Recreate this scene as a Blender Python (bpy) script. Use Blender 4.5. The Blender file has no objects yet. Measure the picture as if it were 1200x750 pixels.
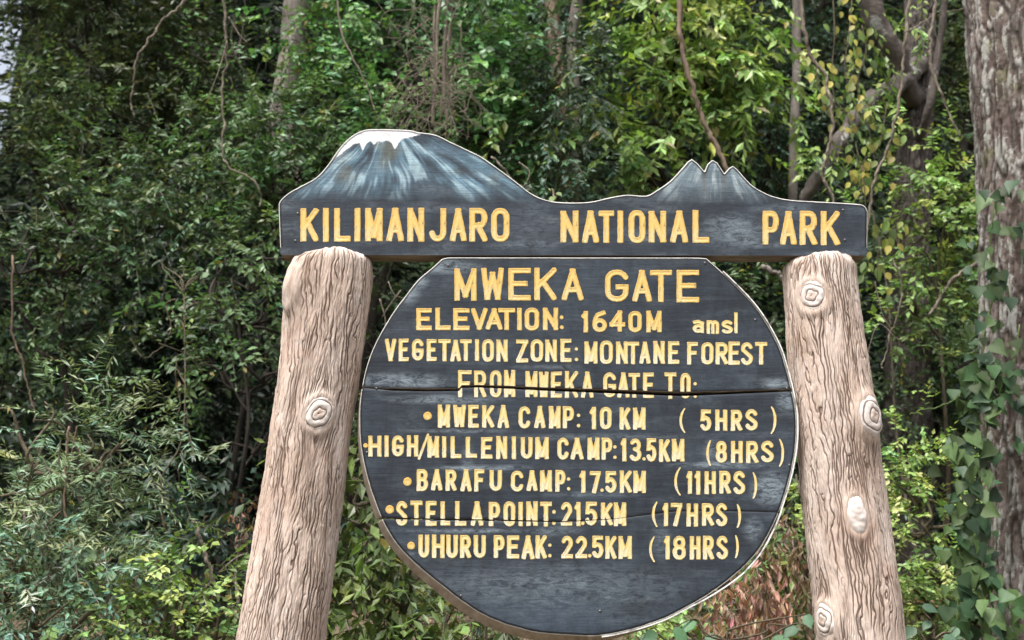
import bpy, math, random
import numpy as np
from math import radians as R, sin, cos, pi

random.seed(7)
rng = np.random.default_rng(11)
S = bpy.context.scene
COL = S.collection

# ------------------------------------------------------------------ camera
CAM = np.array([0.0, 0.0, 1.4]); PITCH = R(12.0); F = 1600.0      # f in pixels of the 1200 wide frame
cam_d = bpy.data.cameras.new('camera'); cam = bpy.data.objects.new('camera', cam_d); COL.objects.link(cam)
cam_d.sensor_width = 36; cam_d.lens = 36 * F / 1200; cam_d.clip_start = .05; cam_d.clip_end = 2000
cam_d.dof.use_dof = True; cam_d.dof.focus_distance = 5.0; cam_d.dof.aperture_fstop = 4.0
cam.location = CAM; cam.rotation_euler = (R(90) + PITCH, 0, 0)
S.camera = cam
S.view_settings.view_transform = 'Standard'; S.view_settings.look = 'None'
S.view_settings.exposure = 0.97; S.view_settings.gamma = 1

# ------------------------------------------------------------------ sky + sun
SUN = np.array([-.34, -.50, 1.35]); SUN /= np.linalg.norm(SUN)
w = bpy.data.worlds.new('World'); S.world = w; w.use_nodes = True
nt = w.node_tree; bg = nt.nodes['Background']
sk = nt.nodes.new('ShaderNodeTexSky'); sk.sky_type = 'NISHITA'; sk.sun_disc = False
sk.sun_elevation = math.asin(SUN[2]); sk.sun_rotation = math.atan2(SUN[0], SUN[1])
sk.air_density = 1.0; sk.dust_density = 6.0; sk.ozone_density = 1.0
hs = nt.nodes.new('ShaderNodeHueSaturation'); hs.inputs['Saturation'].default_value = .45
nt.links.new(sk.outputs[0], hs.inputs['Color']); nt.links.new(hs.outputs[0], bg.inputs[0])
bg.inputs[1].default_value = .15
sd = bpy.data.lights.new('sun', 'SUN'); sd.energy = 2.2; sd.angle = R(18); sd.color = (1, .97, .93)
so = bpy.data.objects.new('sun', sd); COL.objects.link(so)
from mathutils import Vector
so.rotation_euler = Vector(SUN).to_track_quat('Z', 'Y').to_euler(); so.location = (-4, -6, 12)

# ------------------------------------------------------------------ helpers
def at(px, py, Y):
    """world point at depth Y (metres along +y) seen at photo pixel px,py"""
    px = np.asarray(px, float); py = np.asarray(py, float); Y = np.asarray(Y, float)
    cx = (px - 600) / F; cy = (375 - py) / F
    dy = cos(PITCH) - sin(PITCH) * cy; dz = sin(PITCH) + cos(PITCH) * cy
    t = Y / dy
    return np.stack(np.broadcast_arrays(CAM[0] + cx * t, CAM[1] + Y, CAM[2] + dz * t), -1)
def to_px(P):
    x, y, z = P[..., 0] - CAM[0], P[..., 1] - CAM[1], P[..., 2] - CAM[2]
    d = y * cos(PITCH) + z * sin(PITCH); u = -y * sin(PITCH) + z * cos(PITCH)
    return 600 + F * x / d, 375 - F * u / d
def unit(v): return v / np.maximum(np.linalg.norm(v, axis=-1, keepdims=True), 1e-9)

_perm = np.random.default_rng(3).permutation(256); _perm = np.concatenate([_perm, _perm, _perm])
_grad = unit(np.random.default_rng(5).normal(size=(256, 3)))
def noise(P):
    P = np.asarray(P, float); i = np.floor(P).astype(int); f = P - i; u = f * f * f * (f * (f * 6 - 15) + 10)
    r = 0
    for dx in (0, 1):
        for dy in (0, 1):
            for dz in (0, 1):
                h = _perm[(_perm[(_perm[(i[..., 0] + dx) & 255] + i[..., 1] + dy) & 255] + i[..., 2] + dz) & 255]
                g = _grad[h]; d = f - np.array([dx, dy, dz])
                wt = (u[..., 0] if dx else 1 - u[..., 0]) * (u[..., 1] if dy else 1 - u[..., 1]) * (u[..., 2] if dz else 1 - u[..., 2])
                r = r + wt * (g * d).sum(-1)
    return r * 1.6
def fbm(P, o=4):
    a = 1; s = 0; P = np.asarray(P, float)
    for k in range(o): s = s + a * noise(P); P = P * 2.03 + 17.3; a *= .5
    return s

def mesh(name, V, faces=None, quads=None, tris=None, mats=(), smooth=True, mi=None, attrs=None):
    """faces: list of tuples; quads/tris: arrays"""
    me = bpy.data.meshes.new(name)
    V = np.asarray(V, float)
    loops = []; starts = []; n = 0; 
    if quads is not None and len(quads):
        q = np.asarray(quads); loops.append(q.ravel()); starts.append(n + np.arange(len(q)) * 4); n += q.size
    if tris is not None and len(tris):
        q = np.asarray(tris); loops.append(q.ravel()); starts.append(n + np.arange(len(q)) * 3); n += q.size
    if faces:
        ls = [len(f) for f in faces]; loops.append(np.array([i for f in faces for i in f]))
        starts.append(n + np.concatenate([[0], np.cumsum(ls)[:-1]])); n += sum(ls)
    L = np.concatenate(loops).astype(np.int32); st = np.concatenate(starts).astype(np.int32)
    me.vertices.add(len(V)); me.vertices.foreach_set('co', V.astype(np.float32).ravel())
    me.loops.add(len(L)); me.loops.foreach_set('vertex_index', L)
    me.polygons.add(len(st)); me.polygons.foreach_set('loop_start', st)
    if mi is not None: me.polygons.foreach_set('material_index', np.asarray(mi, np.int32))
    for m in mats: me.materials.append(m)
    me.update(calc_edges=True); me.validate()
    if attrs:
        for k, a in attrs.items():
            a = np.asarray(a, np.float32)
            if a.ndim == 2:
                if a.shape[1] == 3: a = np.concatenate([a, np.ones((len(a), 1), np.float32)], 1)
                at_ = me.attributes.new(k, 'FLOAT_COLOR', 'POINT'); at_.data.foreach_set('color', a.ravel())
            else:
                at_ = me.attributes.new(k, 'FLOAT', 'POINT'); at_.data.foreach_set('value', a)
    me.shade_smooth() if smooth else me.shade_flat()
    return me
def obj(name, me, parent=None, loc=(0, 0, 0)):
    o = bpy.data.objects.new(name, me); COL.objects.link(o); o.location = loc
    if parent is not None: o.parent = parent
    return o
def thing(name, label, cat, loc, group=None):
    o = bpy.data.objects.new(name, None); COL.objects.link(o); o.location = [float(v) for v in loc]; o.empty_display_size = .2
    return tag(o, label, cat, group)
def tag(o, label, cat, group=None):
    o['label'] = label; o['category'] = cat
    if group: o['group'] = group
    return o

def catmull(pts, n=8, closed=False):
    P = np.asarray(pts, float); out = []
    N = len(P); rngi = range(N if closed else N - 1)
    for i in rngi:
        p0 = P[(i - 1) % N] if (closed or i > 0) else 2 * P[0] - P[1]
        p1 = P[i]; p2 = P[(i + 1) % N]
        p3 = P[(i + 2) % N] if (closed or i + 2 < N) else 2 * P[-1] - P[-2]
        for t in np.linspace(0, 1, n, endpoint=False):
            out.append(.5 * ((2 * p1) + (p2 - p0) * t + (2 * p0 - 5 * p1 + 4 * p2 - p3) * t * t + (3 * p1 - p0 - 3 * p2 + p3) * t ** 3))
    if not closed: out.append(P[-1])
    return np.array(out)

class Tubes:
    def __init__(s): s.V = []; s.Q = []; s.n = 0
    def add(s, pts, r, sides=7, bump=.0, bf=6.0):
        P = np.asarray(pts, float); r = np.broadcast_to(np.asarray(r, float), (len(P),))
        T = unit(np.gradient(P, axis=0)); a = np.array([1., 0, 0]) if abs(T[0, 0]) < .8 else np.array([0, 1., 0])
        Bs = []
        b = a
        for t in T:
            b = b - t * (b @ t); b /= np.linalg.norm(b); Bs.append(b.copy())
        B = np.array(Bs); C = np.cross(T, B); th = np.arange(sides) * 2 * pi / sides
        D = B[:, None] * np.cos(th)[None, :, None] + C[:, None] * np.sin(th)[None, :, None]
        rr = r[:, None]
        if bump:
            q = P[:, None] + D * rr[..., None]
            rr = rr * (1 + bump * fbm(q * np.array([bf, bf, bf * .35]), 3))
        V = P[:, None] + D * rr[..., None]
        n = len(P); i = np.arange(n - 1)[:, None] * sides; j = np.arange(sides)[None]; k = (j + 1) % sides
        Q = np.stack([i + j, i + k, i + sides + k, i + sides + j], -1).reshape(-1, 4)
        s.V.append(V.reshape(-1, 3)); s.Q.append(Q + s.n); s.n += n * sides
        # end caps: close both ends onto centre vertices
        s.V.append(P[[0, -1]]); c0, c1 = s.n, s.n + 1; base = s.n - n * sides; s.n += 2
        jj = np.arange(sides); kk = (jj + 1) % sides
        s.Q.append(np.stack([base + kk, base + jj, np.full(sides, c0), np.full(sides, c0)], -1))
        e = base + (n - 1) * sides
        s.Q.append(np.stack([e + jj, e + kk, np.full(sides, c1), np.full(sides, c1)], -1))
    def build(s, name, mat, parent=None, off=(0, 0, 0)):
        V = np.concatenate(s.V) - np.asarray(off); Q = np.concatenate(s.Q)
        tri = Q[:, 2] == Q[:, 3]
        return obj(name, mesh(name, V, quads=Q[~tri], tris=Q[tri][:, :3], mats=(mat,)), parent)

# ------------------------------------------------------------------ materials
class Mat:
    def __init__(s, name):
        s.m = bpy.data.materials.new(name); s.m.use_nodes = True; s.t = s.m.node_tree; s.b = s.t.nodes['Principled BSDF']
        s.co = s.t.nodes.new('ShaderNodeTexCoord').outputs['Object']
    def node(s, ty, **k):
        n = s.t.nodes.new(ty)
        for a, v in k.items(): setattr(n, a, v)
        return n
    def ln(s, a, b): s.t.links.new(a, b)
    def mapping(s, scale, src=None):
        n = s.node('ShaderNodeMapping'); n.inputs['Scale'].default_value = scale; s.ln(src or s.co, n.inputs[0]); return n.outputs[0]
    def noise(s, scale, detail=4, vec=None, rough=.6, dist=0):
        n = s.node('ShaderNodeTexNoise'); n.inputs['Scale'].default_value = scale; n.inputs['Detail'].default_value = detail
        n.inputs['Roughness'].default_value = rough; n.inputs['Distortion'].default_value = dist
        s.ln(vec or s.co, n.inputs['Vector']); return n.outputs['Fac']
    def ramp(s, fac, stops):
        n = s.node('ShaderNodeValToRGB'); e = n.color_ramp.elements
        while len(e) < len(stops): e.new(.5)
        for el, (p, c) in zip(e, stops):
            el.position = p; el.color = (*c, 1) if hasattr(c, '__len__') else (c, c, c, 1)
        s.ln(fac, n.inputs[0]); return n.outputs[0]
    def mix(s, fac, a, b, mode='MIX'):
        n = s.node('ShaderNodeMix', data_type='RGBA', blend_type=mode)
        for sock, v in ((n.inputs[0], fac), (n.inputs[6], a), (n.inputs[7], b)):
            if isinstance(v, (int, float)): sock.default_value = v
            elif isinstance(v, tuple): sock.default_value = (*v, 1)
            else: s.ln(v, sock)
        return n.outputs[2]
    def math(s, op, a, b=0.0, c=None, clamp=False):
        n = s.node('ShaderNodeMath', operation=op, use_clamp=clamp)
        for sock, v in zip(n.inputs, (a, b, c)):
            if v is None: continue
            if isinstance(v, (int, float)): sock.default_value = v
            else: s.ln(v, sock)
        return n.outputs[0]
    def attr(s, name):
        n = s.node('ShaderNodeAttribute'); n.attribute_name = name; return n
    def bump(s, h, strength=.4, dist=.01):
        n = s.node('ShaderNodeBump'); n.inputs['Strength'].default_value = strength; n.inputs['Distance'].default_value = dist
        s.ln(h, n.inputs['Height']); s.ln(n.outputs[0], s.b.inputs['Normal'])
    def base(s, c): s.ln(c, s.b.inputs['Base Color']) if not isinstance(c, tuple) else setattr(s.b.inputs['Base Color'], 'default_value', (*c, 1))
    def rough(s, v):
        if isinstance(v, (int, float)): s.b.inputs['Roughness'].default_value = v
        else: s.ln(v, s.b.inputs['Roughness'])
    def spec(s, v): s.b.inputs['Specular IOR Level'].default_value = v

def m_leaf(name, rough=.42, trans=.24, spec=.42):
    m = Mat(name); a = m.attr('Col').outputs['Color']
    n = m.noise(40, 3)
    c = m.mix(.5, a, m.ramp(n, [(.3, .55), (.7, 1.25)]), 'MULTIPLY')
    m.base(c); m.rough(rough); m.spec(spec)
    tr = m.node('ShaderNodeBsdfTranslucent'); tc = m.mix(1.0, c, (1.30, 1.45, .70), 'MULTIPLY'); m.ln(tc, tr.inputs[0])
    mx = m.node('ShaderNodeMixShader'); mx.inputs[0].default_value = trans
    m.ln(m.b.outputs[0], mx.inputs[1]); m.ln(tr.outputs[0], mx.inputs[2])
    m.ln(mx.outputs[0], m.t.nodes['Material Output'].inputs[0]); return m.m
M_LEAF = m_leaf('leaf')
M_LEAFDRY = m_leaf('dry_leaf', .7, .2, .25)

def m_bark(name, c1, c2, sc=14, lichen=None, lam=.55, stretch=.3):
    m = Mat(name); v = m.mapping((1, 1, stretch))
    n = m.noise(sc, 8, v, .65, .4); c = m.ramp(n, [(.32, c1), (.68, c2)])
    if lichen:
        l = m.noise(9, 6, m.mapping((1, 1, .7)), .75, 1.0); c = m.mix(m.ramp(l, [(lam, 0.), (lam + .05, 1.)]), c, lichen)
    m.base(c); m.rough(.9); m.spec(.2); m.bump(m.noise(sc * 2.5, 6, v), .7, .02); return m.m
M_BARKDARK = m_bark('dark_bark', (.014, .012, .010), (.055, .045, .037))
M_BARKPALE = m_bark('pale_bark', (.09, .075, .065), (.34, .30, .27), 10, (.46, .48, .42), .60)
M_BARKBROWN = m_bark('brown_bark', (.07, .05, .038), (.26, .19, .14))
M_LIANA = m_bark('liana_bark', (.075, .062, .048), (.27, .23, .18), 30)
M_TWIG = m_bark('twig_bark', (.06, .05, .035), (.18, .15, .10), 40)
M_GREENSTEM = m_bark('green_stem', (.06, .10, .03), (.16, .22, .08), 40)

# ------------------------------------------------------------------ ground
def ground_z(x, y):
    x = np.asarray(x, float); y = np.asarray(y, float)
    t = np.clip((y - 5.9) / 3.0, 0, 1); b = t * t * (3 - 2 * t) * 1.42
    b = b + np.clip(y - 8.9, 0, 14) * .06
    P = np.stack(np.broadcast_arrays(x * .7, y * .7, 0 * x + .5), -1)
    return b + .10 * fbm(P, 4) * np.clip((y - 4) / 3, .2, 1)
def axis(fine0, fine1, step, far):
    a = list(np.arange(fine0, fine1 + 1e-6, step)); s = step; lo, hi = [], []
    p = fine0
    while p > -far: s *= 1.35; p -= s; lo.append(p)
    s = step; p = fine1
    while p < far: s *= 1.35; p += s; hi.append(p)
    return np.array(lo[::-1] + a + hi)
gx = axis(-7, 7, .1, 400); gy = axis(3, 15, .1, 400)
GX, GY = np.meshgrid(gx, gy); GZ = ground_z(GX, GY); ny, nx = GX.shape
ii = (np.arange(ny - 1)[:, None] * nx + np.arange(nx - 1)[None]).ravel()
m = Mat('forest_soil'); n = m.noise(6, 8)
c = m.ramp(n, [(.3, (.045, .035, .025)), (.5, (.12, .09, .065)), (.7, (.20, .15, .11))])
c = m.mix(m.ramp(m.noise(2.2, 5), [(.5, 0.), (.6, .7)]), c, (.06, .075, .03)); m.base(c); m.rough(.95); m.spec(.1); m.bump(m.noise(30, 6), .8, .03)
g = obj('ground', mesh('ground', np.stack([GX, GY, GZ], -1).reshape(-1, 3), quads=np.stack([ii, ii + 1, ii + nx + 1, ii + nx], -1), mats=(m.m,)))
g['kind'] = 'structure'; g['label'] = 'brown forest soil rising in a bank behind the sign'
#@@SIGN
# ================================================================== THE SIGN
def seg_dist(X, Z, pls):
    """distance from points to a set of polylines, also returns arc parameter-free distance"""
    d = np.full(X.shape, 1e9)
    for pl in pls:
        pl = np.asarray(pl, float)
        if len(pl) == 1:
            d = np.minimum(d, np.hypot(X - pl[0, 0], Z - pl[0, 1])); continue
        for a, b in zip(pl[:-1], pl[1:]):
            ab = b - a; L = ab @ ab + 1e-12
            t = np.clip(((X - a[0]) * ab[0] + (Z - a[1]) * ab[1]) / L, 0, 1)
            d = np.minimum(d, np.hypot(X - a[0] - t * ab[0], Z - a[1] - t * ab[1]))
    return d
def stroke_dist(X, Z, pls, rad, box):
    """like seg_dist but with square-cut stroke ends and corners, clipped to the letter's box"""
    d = seg_dist(X, Z, pls)
    for pl in pls:
        pl = np.asarray(pl, float); n = len(pl)
        if n < 2: continue
        T = unit(pl[1:] - pl[:-1]); L = np.linalg.norm(pl[1:] - pl[:-1], axis=1)
        for i in range(n - 1):
            if L[i] < rad * 1.2: continue
            e0 = rad if (i == 0 or T[i - 1] @ T[i] < .75) else 0; e1 = rad if (i == n - 2 or T[i + 1] @ T[i] < .75) else 0
            u = (X - pl[i, 0]) * T[i, 0] + (Z - pl[i, 1]) * T[i, 1]; v = np.abs((X - pl[i, 0]) * -T[i, 1] + (Z - pl[i, 1]) * T[i, 0])
            o = np.maximum(-u - (e0 - rad), u - L[i] - (e1 - rad))
            d = np.minimum(d, np.maximum(v, o))
    x0, x1, z0, z1 = box
    o = np.maximum(np.maximum(x0 - X, X - x1), np.maximum(z0 - Z, Z - z1))
    return np.maximum(d, rad + o)
def inside_poly(X, Z, P):
    c = np.zeros(X.shape, bool); n = len(P)
    for i in range(n):
        (x1, z1), (x2, z2) = P[i], P[(i + 1) % n]
        if z1 == z2: continue
        hit = ((z1 > Z) != (z2 > Z)) & (X < (x2 - x1) * (Z - z1) / (z2 - z1) + x1); c ^= hit
    return c
def poly_sdf(X, Z, P):
    d = seg_dist(X, Z, [np.vstack([P, P[:1]])]); return np.where(inside_poly(X, Z, P), -d, d)

def sheet(x0, x1, z0, z1, cell, Fn):
    """marching squares region where Fn<0 -> verts2d, values, quads, polys, boundary edges"""
    xs = np.arange(x0 - cell, x1 + 2 * cell, cell); zs = np.arange(z0 - cell, z1 + 2 * cell, cell)
    X, Z = np.meshgrid(xs, zs); f = Fn(X, Z); f = np.where(np.abs(f) < cell * .02, -cell * .02, f)
    nz, nx = f.shape; ins = f < 0
    idx = np.arange(nz * nx).reshape(nz, nx)
    a = idx[:-1, :-1]; b = idx[:-1, 1:]; c = idx[1:, 1:]; d = idx[1:, :-1]
    s = ins[:-1, :-1].astype(int) + ins[:-1, 1:] + ins[1:, 1:] + ins[1:, :-1]
    full = s == 4; quads = np.stack([a[full], b[full], c[full], d[full]], -1)
    V = list(zip(X.ravel(), Z.ravel())); fv = f.ravel(); insr = ins.ravel(); val = list(fv)
    cross = {}; polys = []; bed = []
    for i, j in zip(*np.where((s > 0) & (s < 4))):
        cs = [idx[i, j], idx[i, j + 1], idx[i + 1, j + 1], idx[i + 1, j]]; poly = []; outp = []
        for k in range(4):
            p, q = cs[k], cs[(k + 1) % 4]
            if insr[p]: poly.append(p)
            if insr[p] != insr[q]:
                key = (min(p, q), max(p, q))
                if key not in cross:
                    t = fv[key[0]] / (fv[key[0]] - fv[key[1]]); A, B = V[key[0]], V[key[1]]
                    cross[key] = len(V); V.append((A[0] + (B[0] - A[0]) * t, A[1] + (B[1] - A[1]) * t)); val.append(0.)
                poly.append(cross[key]); outp.append((cross[key], insr[p]))
        if len(poly) >= 3: polys.append(poly)
        for k in range(0, len(outp)):
            v, leaving = outp[k]
            if leaving: bed.append((v, outp[(k + 1) % len(outp)][0]))
    V = np.array(V); val = np.array(val)
    used = np.zeros(len(V), bool); used[quads.ravel()] = True
    for p in polys: used[p] = True
    mp = -np.ones(len(V), int); mp[used] = np.arange(used.sum())
    return V[used], val[used], mp[quads], [tuple(int(mp[k]) for k in p) for p in polys], [(int(mp[a]), int(mp[b])) for a, b in bed]

YS = 5.0                                                     # front plane of the sign boards
sign = thing('entrance_sign', 'dark slate painted wooden park gate sign with carved yellow lettering between two log-shaped posts', 'sign', (0, YS + .05, 0))
OFF = np.array(sign.location)
def plane(px, py, Y=YS):
    p = at(px, py, Y); return p[..., [0, 2]]

def slab(name, sh, Yf, depth, mats, parent, front=None, back_off=None, attrs=None, skip=0.0, extra=None, loc=None):
    """front sheet + side walls; front(V2)->y offset towards viewer(+ = towards camera)"""
    V2, val, q, polys, bed = sh
    yo = Yf - (front(V2, val) if front else 0 * val)
    V = np.stack([V2[:, 0], yo, V2[:, 1]], -1)
    bi = sorted({a for e in bed for a in e}); mpb = {a: len(V) + k for k, a in enumerate(bi)}
    Vb = V[bi].copy(); Vb[:, 1] = Yf + depth
    if back_off is not None: Vb[:, [0, 2]] += back_off(V2[bi])
    base = np.zeros(3) if loc is None else np.asarray(loc)
    VV = np.concatenate([V, V[bi], Vb]); n0 = len(V); nb = len(bi)
    k = {a: i for i, a in enumerate(bi)}
    walls = [(n0 + k[a], n0 + nb + k[a], n0 + nb + k[b], n0 + k[b]) for a, b in bed]
    # sheets run x right, z up, viewed from -y: order (a,b,c,d) has normal -y
    faces = list(polys) + walls
    mi = [0] * (len(q) + len(polys)) + [min(1, len(mats) - 1)] * len(walls)
    at_ = None
    if attrs:
        at_ = {}
        for nm, a in attrs.items():
            a = np.asarray(a); at_[nm] = np.concatenate([a, a[bi], a[bi]])
    me = mesh(name, VV - OFF - base, faces=faces, quads=q, mats=mats, mi=mi, attrs=at_)
    return obj(name, me, parent, loc=base)

# --- materials of the sign
def m_board():
    m = Mat('slate_board_paint'); col = m.attr('Col').outputs['Color']; e = m.attr('edge').outputs['Fac']; scf = m.attr('scuff').outputs['Fac']
    v = m.mapping((1.2, 5, 26)); g1 = m.noise(3.2, 9, v, .72, .3)
    c = m.mix(.75, col, m.ramp(g1, [(.25, .75), (.5, 1.), (.78, 1.3)]), 'MULTIPLY')
    v2 = m.mapping((2, 2, 3.5)); bl = m.noise(2.0, 5, v2, .6, .6)
    c = m.mix(m.ramp(bl, [(.45, 0.), (.75, .40)]), c, (.038, .055, .075))
    fg = m.noise(24, 10, m.mapping((1.0, 5, 5)), .85); c = m.mix(.9, c, m.ramp(fg, [(.3, .55), (.5, 1.), (.7, 1.6)]), 'MULTIPLY'); vb = m.noise(9, 6, m.mapping((2.6, 5, 1)), .7); c = m.mix(.7, c, m.ramp(vb, [(.35, .7), (.65, 1.35)]), 'MULTIPLY')
    # thin pale scratches along the grain and chalky scuffs
    sc = m.noise(16, 10, m.mapping((1.2, 5, 3.2)), .85, .8)
    sm = m.math('MULTIPLY', scf, m.ramp(sc, [(.42, 0.), (.58, 1.)]))
    sg = m.noise(14, 10, m.mapping((.8, 5, 9)), .82)
    sm = m.math('MAXIMUM', sm, m.math('MULTIPLY', m.ramp(sg, [(.64, 0.), (.70, 1.)]), .38))
    sm = m.math('MULTIPLY', sm, .8)
    c = m.mix(sm, c, (.27, .33, .37))
    spk = m.noise(120, 2); c = m.mix(m.ramp(spk, [(.76, 0.), (.80, .6)]), c, (.5, .52, .52))
    gr = m.noise(5, 8, m.mapping((.5, 5, 60)), .7); c = m.mix(m.ramp(gr, [(.60, 0.), (.66, .75)]), c, (.016, .017, .02))
    # white painted line on the very edge, dark line beside it
    ew = m.math('ADD', e, m.math('MULTIPLY', m.math('SUBTRACT', m.noise(30, 4), .5), .0045))
    white = m.math('LESS_THAN', ew, .0034); dark = m.math('LESS_THAN', ew, .0105)
    c = m.mix(m.math('MULTIPLY', dark, .8), c, (.012, .012, .014)); c = m.mix(m.math('MULTIPLY', white, .92), c, (.50, .49, .45))
    m.base(c); m.rough(m.ramp(g1, [(.3, .52), (.7, .7)])); m.spec(.22); m.bump(m.math('ADD', g1, m.math('MULTIPLY', sg, .5)), .35, .004); return m.m
M_BOARD = m_board()
m = Mat('raw_board_edge'); v = m.mapping((1, 3, 8)); n = m.noise(7, 8, v)
m.base(m.ramp(n, [(.3, (.10, .07, .05)), (.7, (.27, .21, .15))])); m.rough(.85); m.bump(n, .4, .004); M_EDGE = m.m
m = Mat('weathered_rim'); v = m.mapping((3, 1, 3)); n = m.noise(9, 8, v)
m.base(m.ramp(n, [(.3, (.24, .19, .14)), (.7, (.46, .40, .33))])); m.rough(.85); m.bump(n, .4, .004); M_RIM = m.m
m = Mat('white_edge_strip'); n = m.noise(25, 6); m.base(m.ramp(n, [(.35, (.25, .24, .22)), (.5, (.72, .72, .69))])); m.rough(.6); M_STRIP = m.m
m = Mat('iron_nail'); m.base((.16, .15, .15)); m.rough(.5); m.b.inputs['Metallic'].default_value = .7; M_NAIL = m.m

def m_letter(name, rim, core, wear, cream):
    m = Mat(name); d = m.attr('dist').outputs['Fac']
    n = m.noise(45, 6, None, .7); n2 = m.noise(7, 4)
    k = m.math('ADD', d, m.math('MULTIPLY', m.math('SUBTRACT', n, .5), 1.3)); k = m.math('ADD', k, m.math('MULTIPLY', m.math('SUBTRACT', n2, .5), .8))
    c = m.mix(m.ramp(k, [(.35, 0.), (.80, 1.)]), core, rim)
    w_ = m.math('ADD', m.noise(16, 7, m.mapping((1, 1, .8)), .75), m.math('MULTIPLY', m.math('SUBTRACT', m.noise(3, 3), .5), .5))
    c = m.mix(m.ramp(w_, [(.50, 0.), (.64, wear)]), c, cream)
    st = m.noise(24, 8, m.mapping((2.5, 2.5, 1)), .75)
    c = m.mix(m.ramp(st, [(.56, 0.), (.68, .75)]), c, tuple(x * .6 for x in rim))
    ch = m.noise(60, 7, None, .85); c = m.mix(m.ramp(ch, [(.56, 0.), (.63, .85)]), c, (.10, .085, .07))
    m.base(c); m.rough(.6); m.spec(.3); m.bump(n, .5, .004); return m.m
M_GOLD = m_letter('gold_letter_paint', (.55, .35, .085), (.66, .46, .15), .5, (.68, .58, .33))
M_PALEGOLD = m_letter('faded_letter_paint', (.54, .38, .11), (.68, .55, .25), .75, (.74, .69, .52))

# --- glyph skeletons in a unit box (x right, y up)
def arc(cx, cy, rx, ry, a0, a1, n=9):
    t = np.radians(np.linspace(a0, a1, n)); return [(cx + rx * cos(a), cy + ry * sin(a)) for a in t]
def rrect(x0, y0, x1, y1, rx, ry):
    p = arc(x1 - rx, y1 - ry, rx, ry, 0, 90, 5) + arc(x0 + rx, y1 - ry, rx, ry, 90, 180, 5) + arc(x0 + rx, y0 + ry, rx, ry, 180, 270, 5) + arc(x1 - rx, y0 + ry, rx, ry, 270, 360, 5)
    return p + p[:1]
bowlR = lambda y0, y1: [(0, y1)] + arc(.62, (y0 + y1) / 2, .38, (y1 - y0) / 2, 90, -90, 9) + [(0, y0)]
G = {
 'A': [[(0, 0), (.5, 1), (1, 0)], [(.2, .3), (.8, .3)]],
 'B': [[(0, 0), (0, 1)], [(0, 1)] + arc(.55, .77, .38, .23, 90, -90) + [(0, .54)], [(0, .54)] + arc(.6, .27, .4, .27, 90, -90) + [(0, 0)]],
 'C': [arc(.5, .74, .5, .26, 10, 180, 8) + arc(.5, .26, .5, .26, 180, 350, 8)],
 'E': [[(1, 1), (0, 1), (0, 0), (1, 0)], [(0, .52), (.82, .52)]],
 'F': [[(1, 1), (0, 1), (0, 0)], [(0, .52), (.8, .52)]],
 'G': [arc(.5, .74, .5, .26, 15, 180, 8) + arc(.5, .26, .5, .26, 180, 340, 8) + [(1, .45), (.58, .45)]],
 'H': [[(0, 0), (0, 1)], [(1, 0), (1, 1)], [(0, .52), (1, .52)]],
 'I': [[(.5, 0), (.5, 1)]],
 'J': [[(1, 1)] + arc(.52, .26, .48, .26, 0, -165, 9)],
 'K': [[(0, 0), (0, 1)], [(1, 1), (0.05, .42)], [(.32, .6), (1, 0)]],
 'L': [[(0, 1), (0, 0), (1, 0)]],
 'M': [[(0, 0), (0, 1), (.5, .12), (1, 1), (1, 0)]],
 'N': [[(0, 0), (0, 1), (1, 0), (1, 1)]],
 'O': [rrect(0, 0, 1, 1, .42, .24)], '0': [rrect(0, 0, 1, 1, .42, .24)],
 'P': [[(0, 0), (0, 1)], bowlR(.42, 1)],
 'R': [[(0, 0), (0, 1)], bowlR(.48, 1), [(.45, .48), (1, 0)]],
 'S': [arc(.5, .76, .48, .24, 20, 180, 8) + [(.06, .68), (.9, .36)] + arc(.5, .24, .5, .24, 15, -160, 9)],
 'T': [[(0, 1), (1, 1)], [(.5, 1), (.5, 0)]],
 'U': [[(0, 1)] + arc(.5, .26, .5, .26, 180, 360, 9) + [(1, 1)]],
 'V': [[(0, 1), (.5, 0), (1, 1)]],
 'W': [[(0, 1), (.2, 0), (.5, .85), (.8, 0), (1, 1)]],
 'Z': [[(0, 1), (1, 1), (0, 0), (1, 0)]],
 '1': [[(.1, .82), (.7, 1), (.7, 0)]],
 '2': [arc(.5, .72, .5, .28, 160, -25, 9) + [(0, 0), (1, 0)]],
 '3': [arc(.48, .75, .46, .25, 150, -70, 8) + [(.42, .53)], [(.42, .53)] + arc(.48, .26, .52, .26, 75, -150, 9)],
 '4': [[(.72, 0), (.72, 1), (0, .3), (1, .3)]],
 '5': [[(.95, 1), (.1, 1), (.04, .56)] + arc(.48, .32, .52, .32, 115, -150, 10)],
 '6': [[(.85, 1)] + arc(.5, .32, .5, .62, 120, 180, 4) + arc(.5, .28, .5, .28, 180, 540, 14)],
 '7': [[(0, 1), (1, 1), (.35, 0)]],
 '8': [rrect(.06, .53, .94, 1, .4, .22), rrect(0, 0, 1, .53, .44, .24)],
 'a': [[(.08, .92), (.55, 1), (.95, .8), (.95, 0)], arc(.5, .3, .45, .28, 0, 360, 12)],
 'm': [[(0, 0), (0, 1)], [(0, .8)] + arc(.25, .75, .25, .25, 150, 0, 6) + [(.5, 0)], [(.5, .75)] + arc(.75, .75, .25, .25, 180, 0, 6) + [(1, 0)]],
 's': [arc(.5, .76, .48, .24, 30, 180, 7) + [(.1, .66), (.9, .36)] + arc(.5, .24, .48, .24, 10, -150, 8)],
 'l': [[(.5, 0), (.5, 1)]],
 '(': [arc(1.35, .5, 1.35, .62, 130, 230, 9)], ')': [arc(-.35, .5, 1.35, .62, 50, -50, 9)],
 '/': [[(0, 0), (1, 1)]],
}
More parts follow.
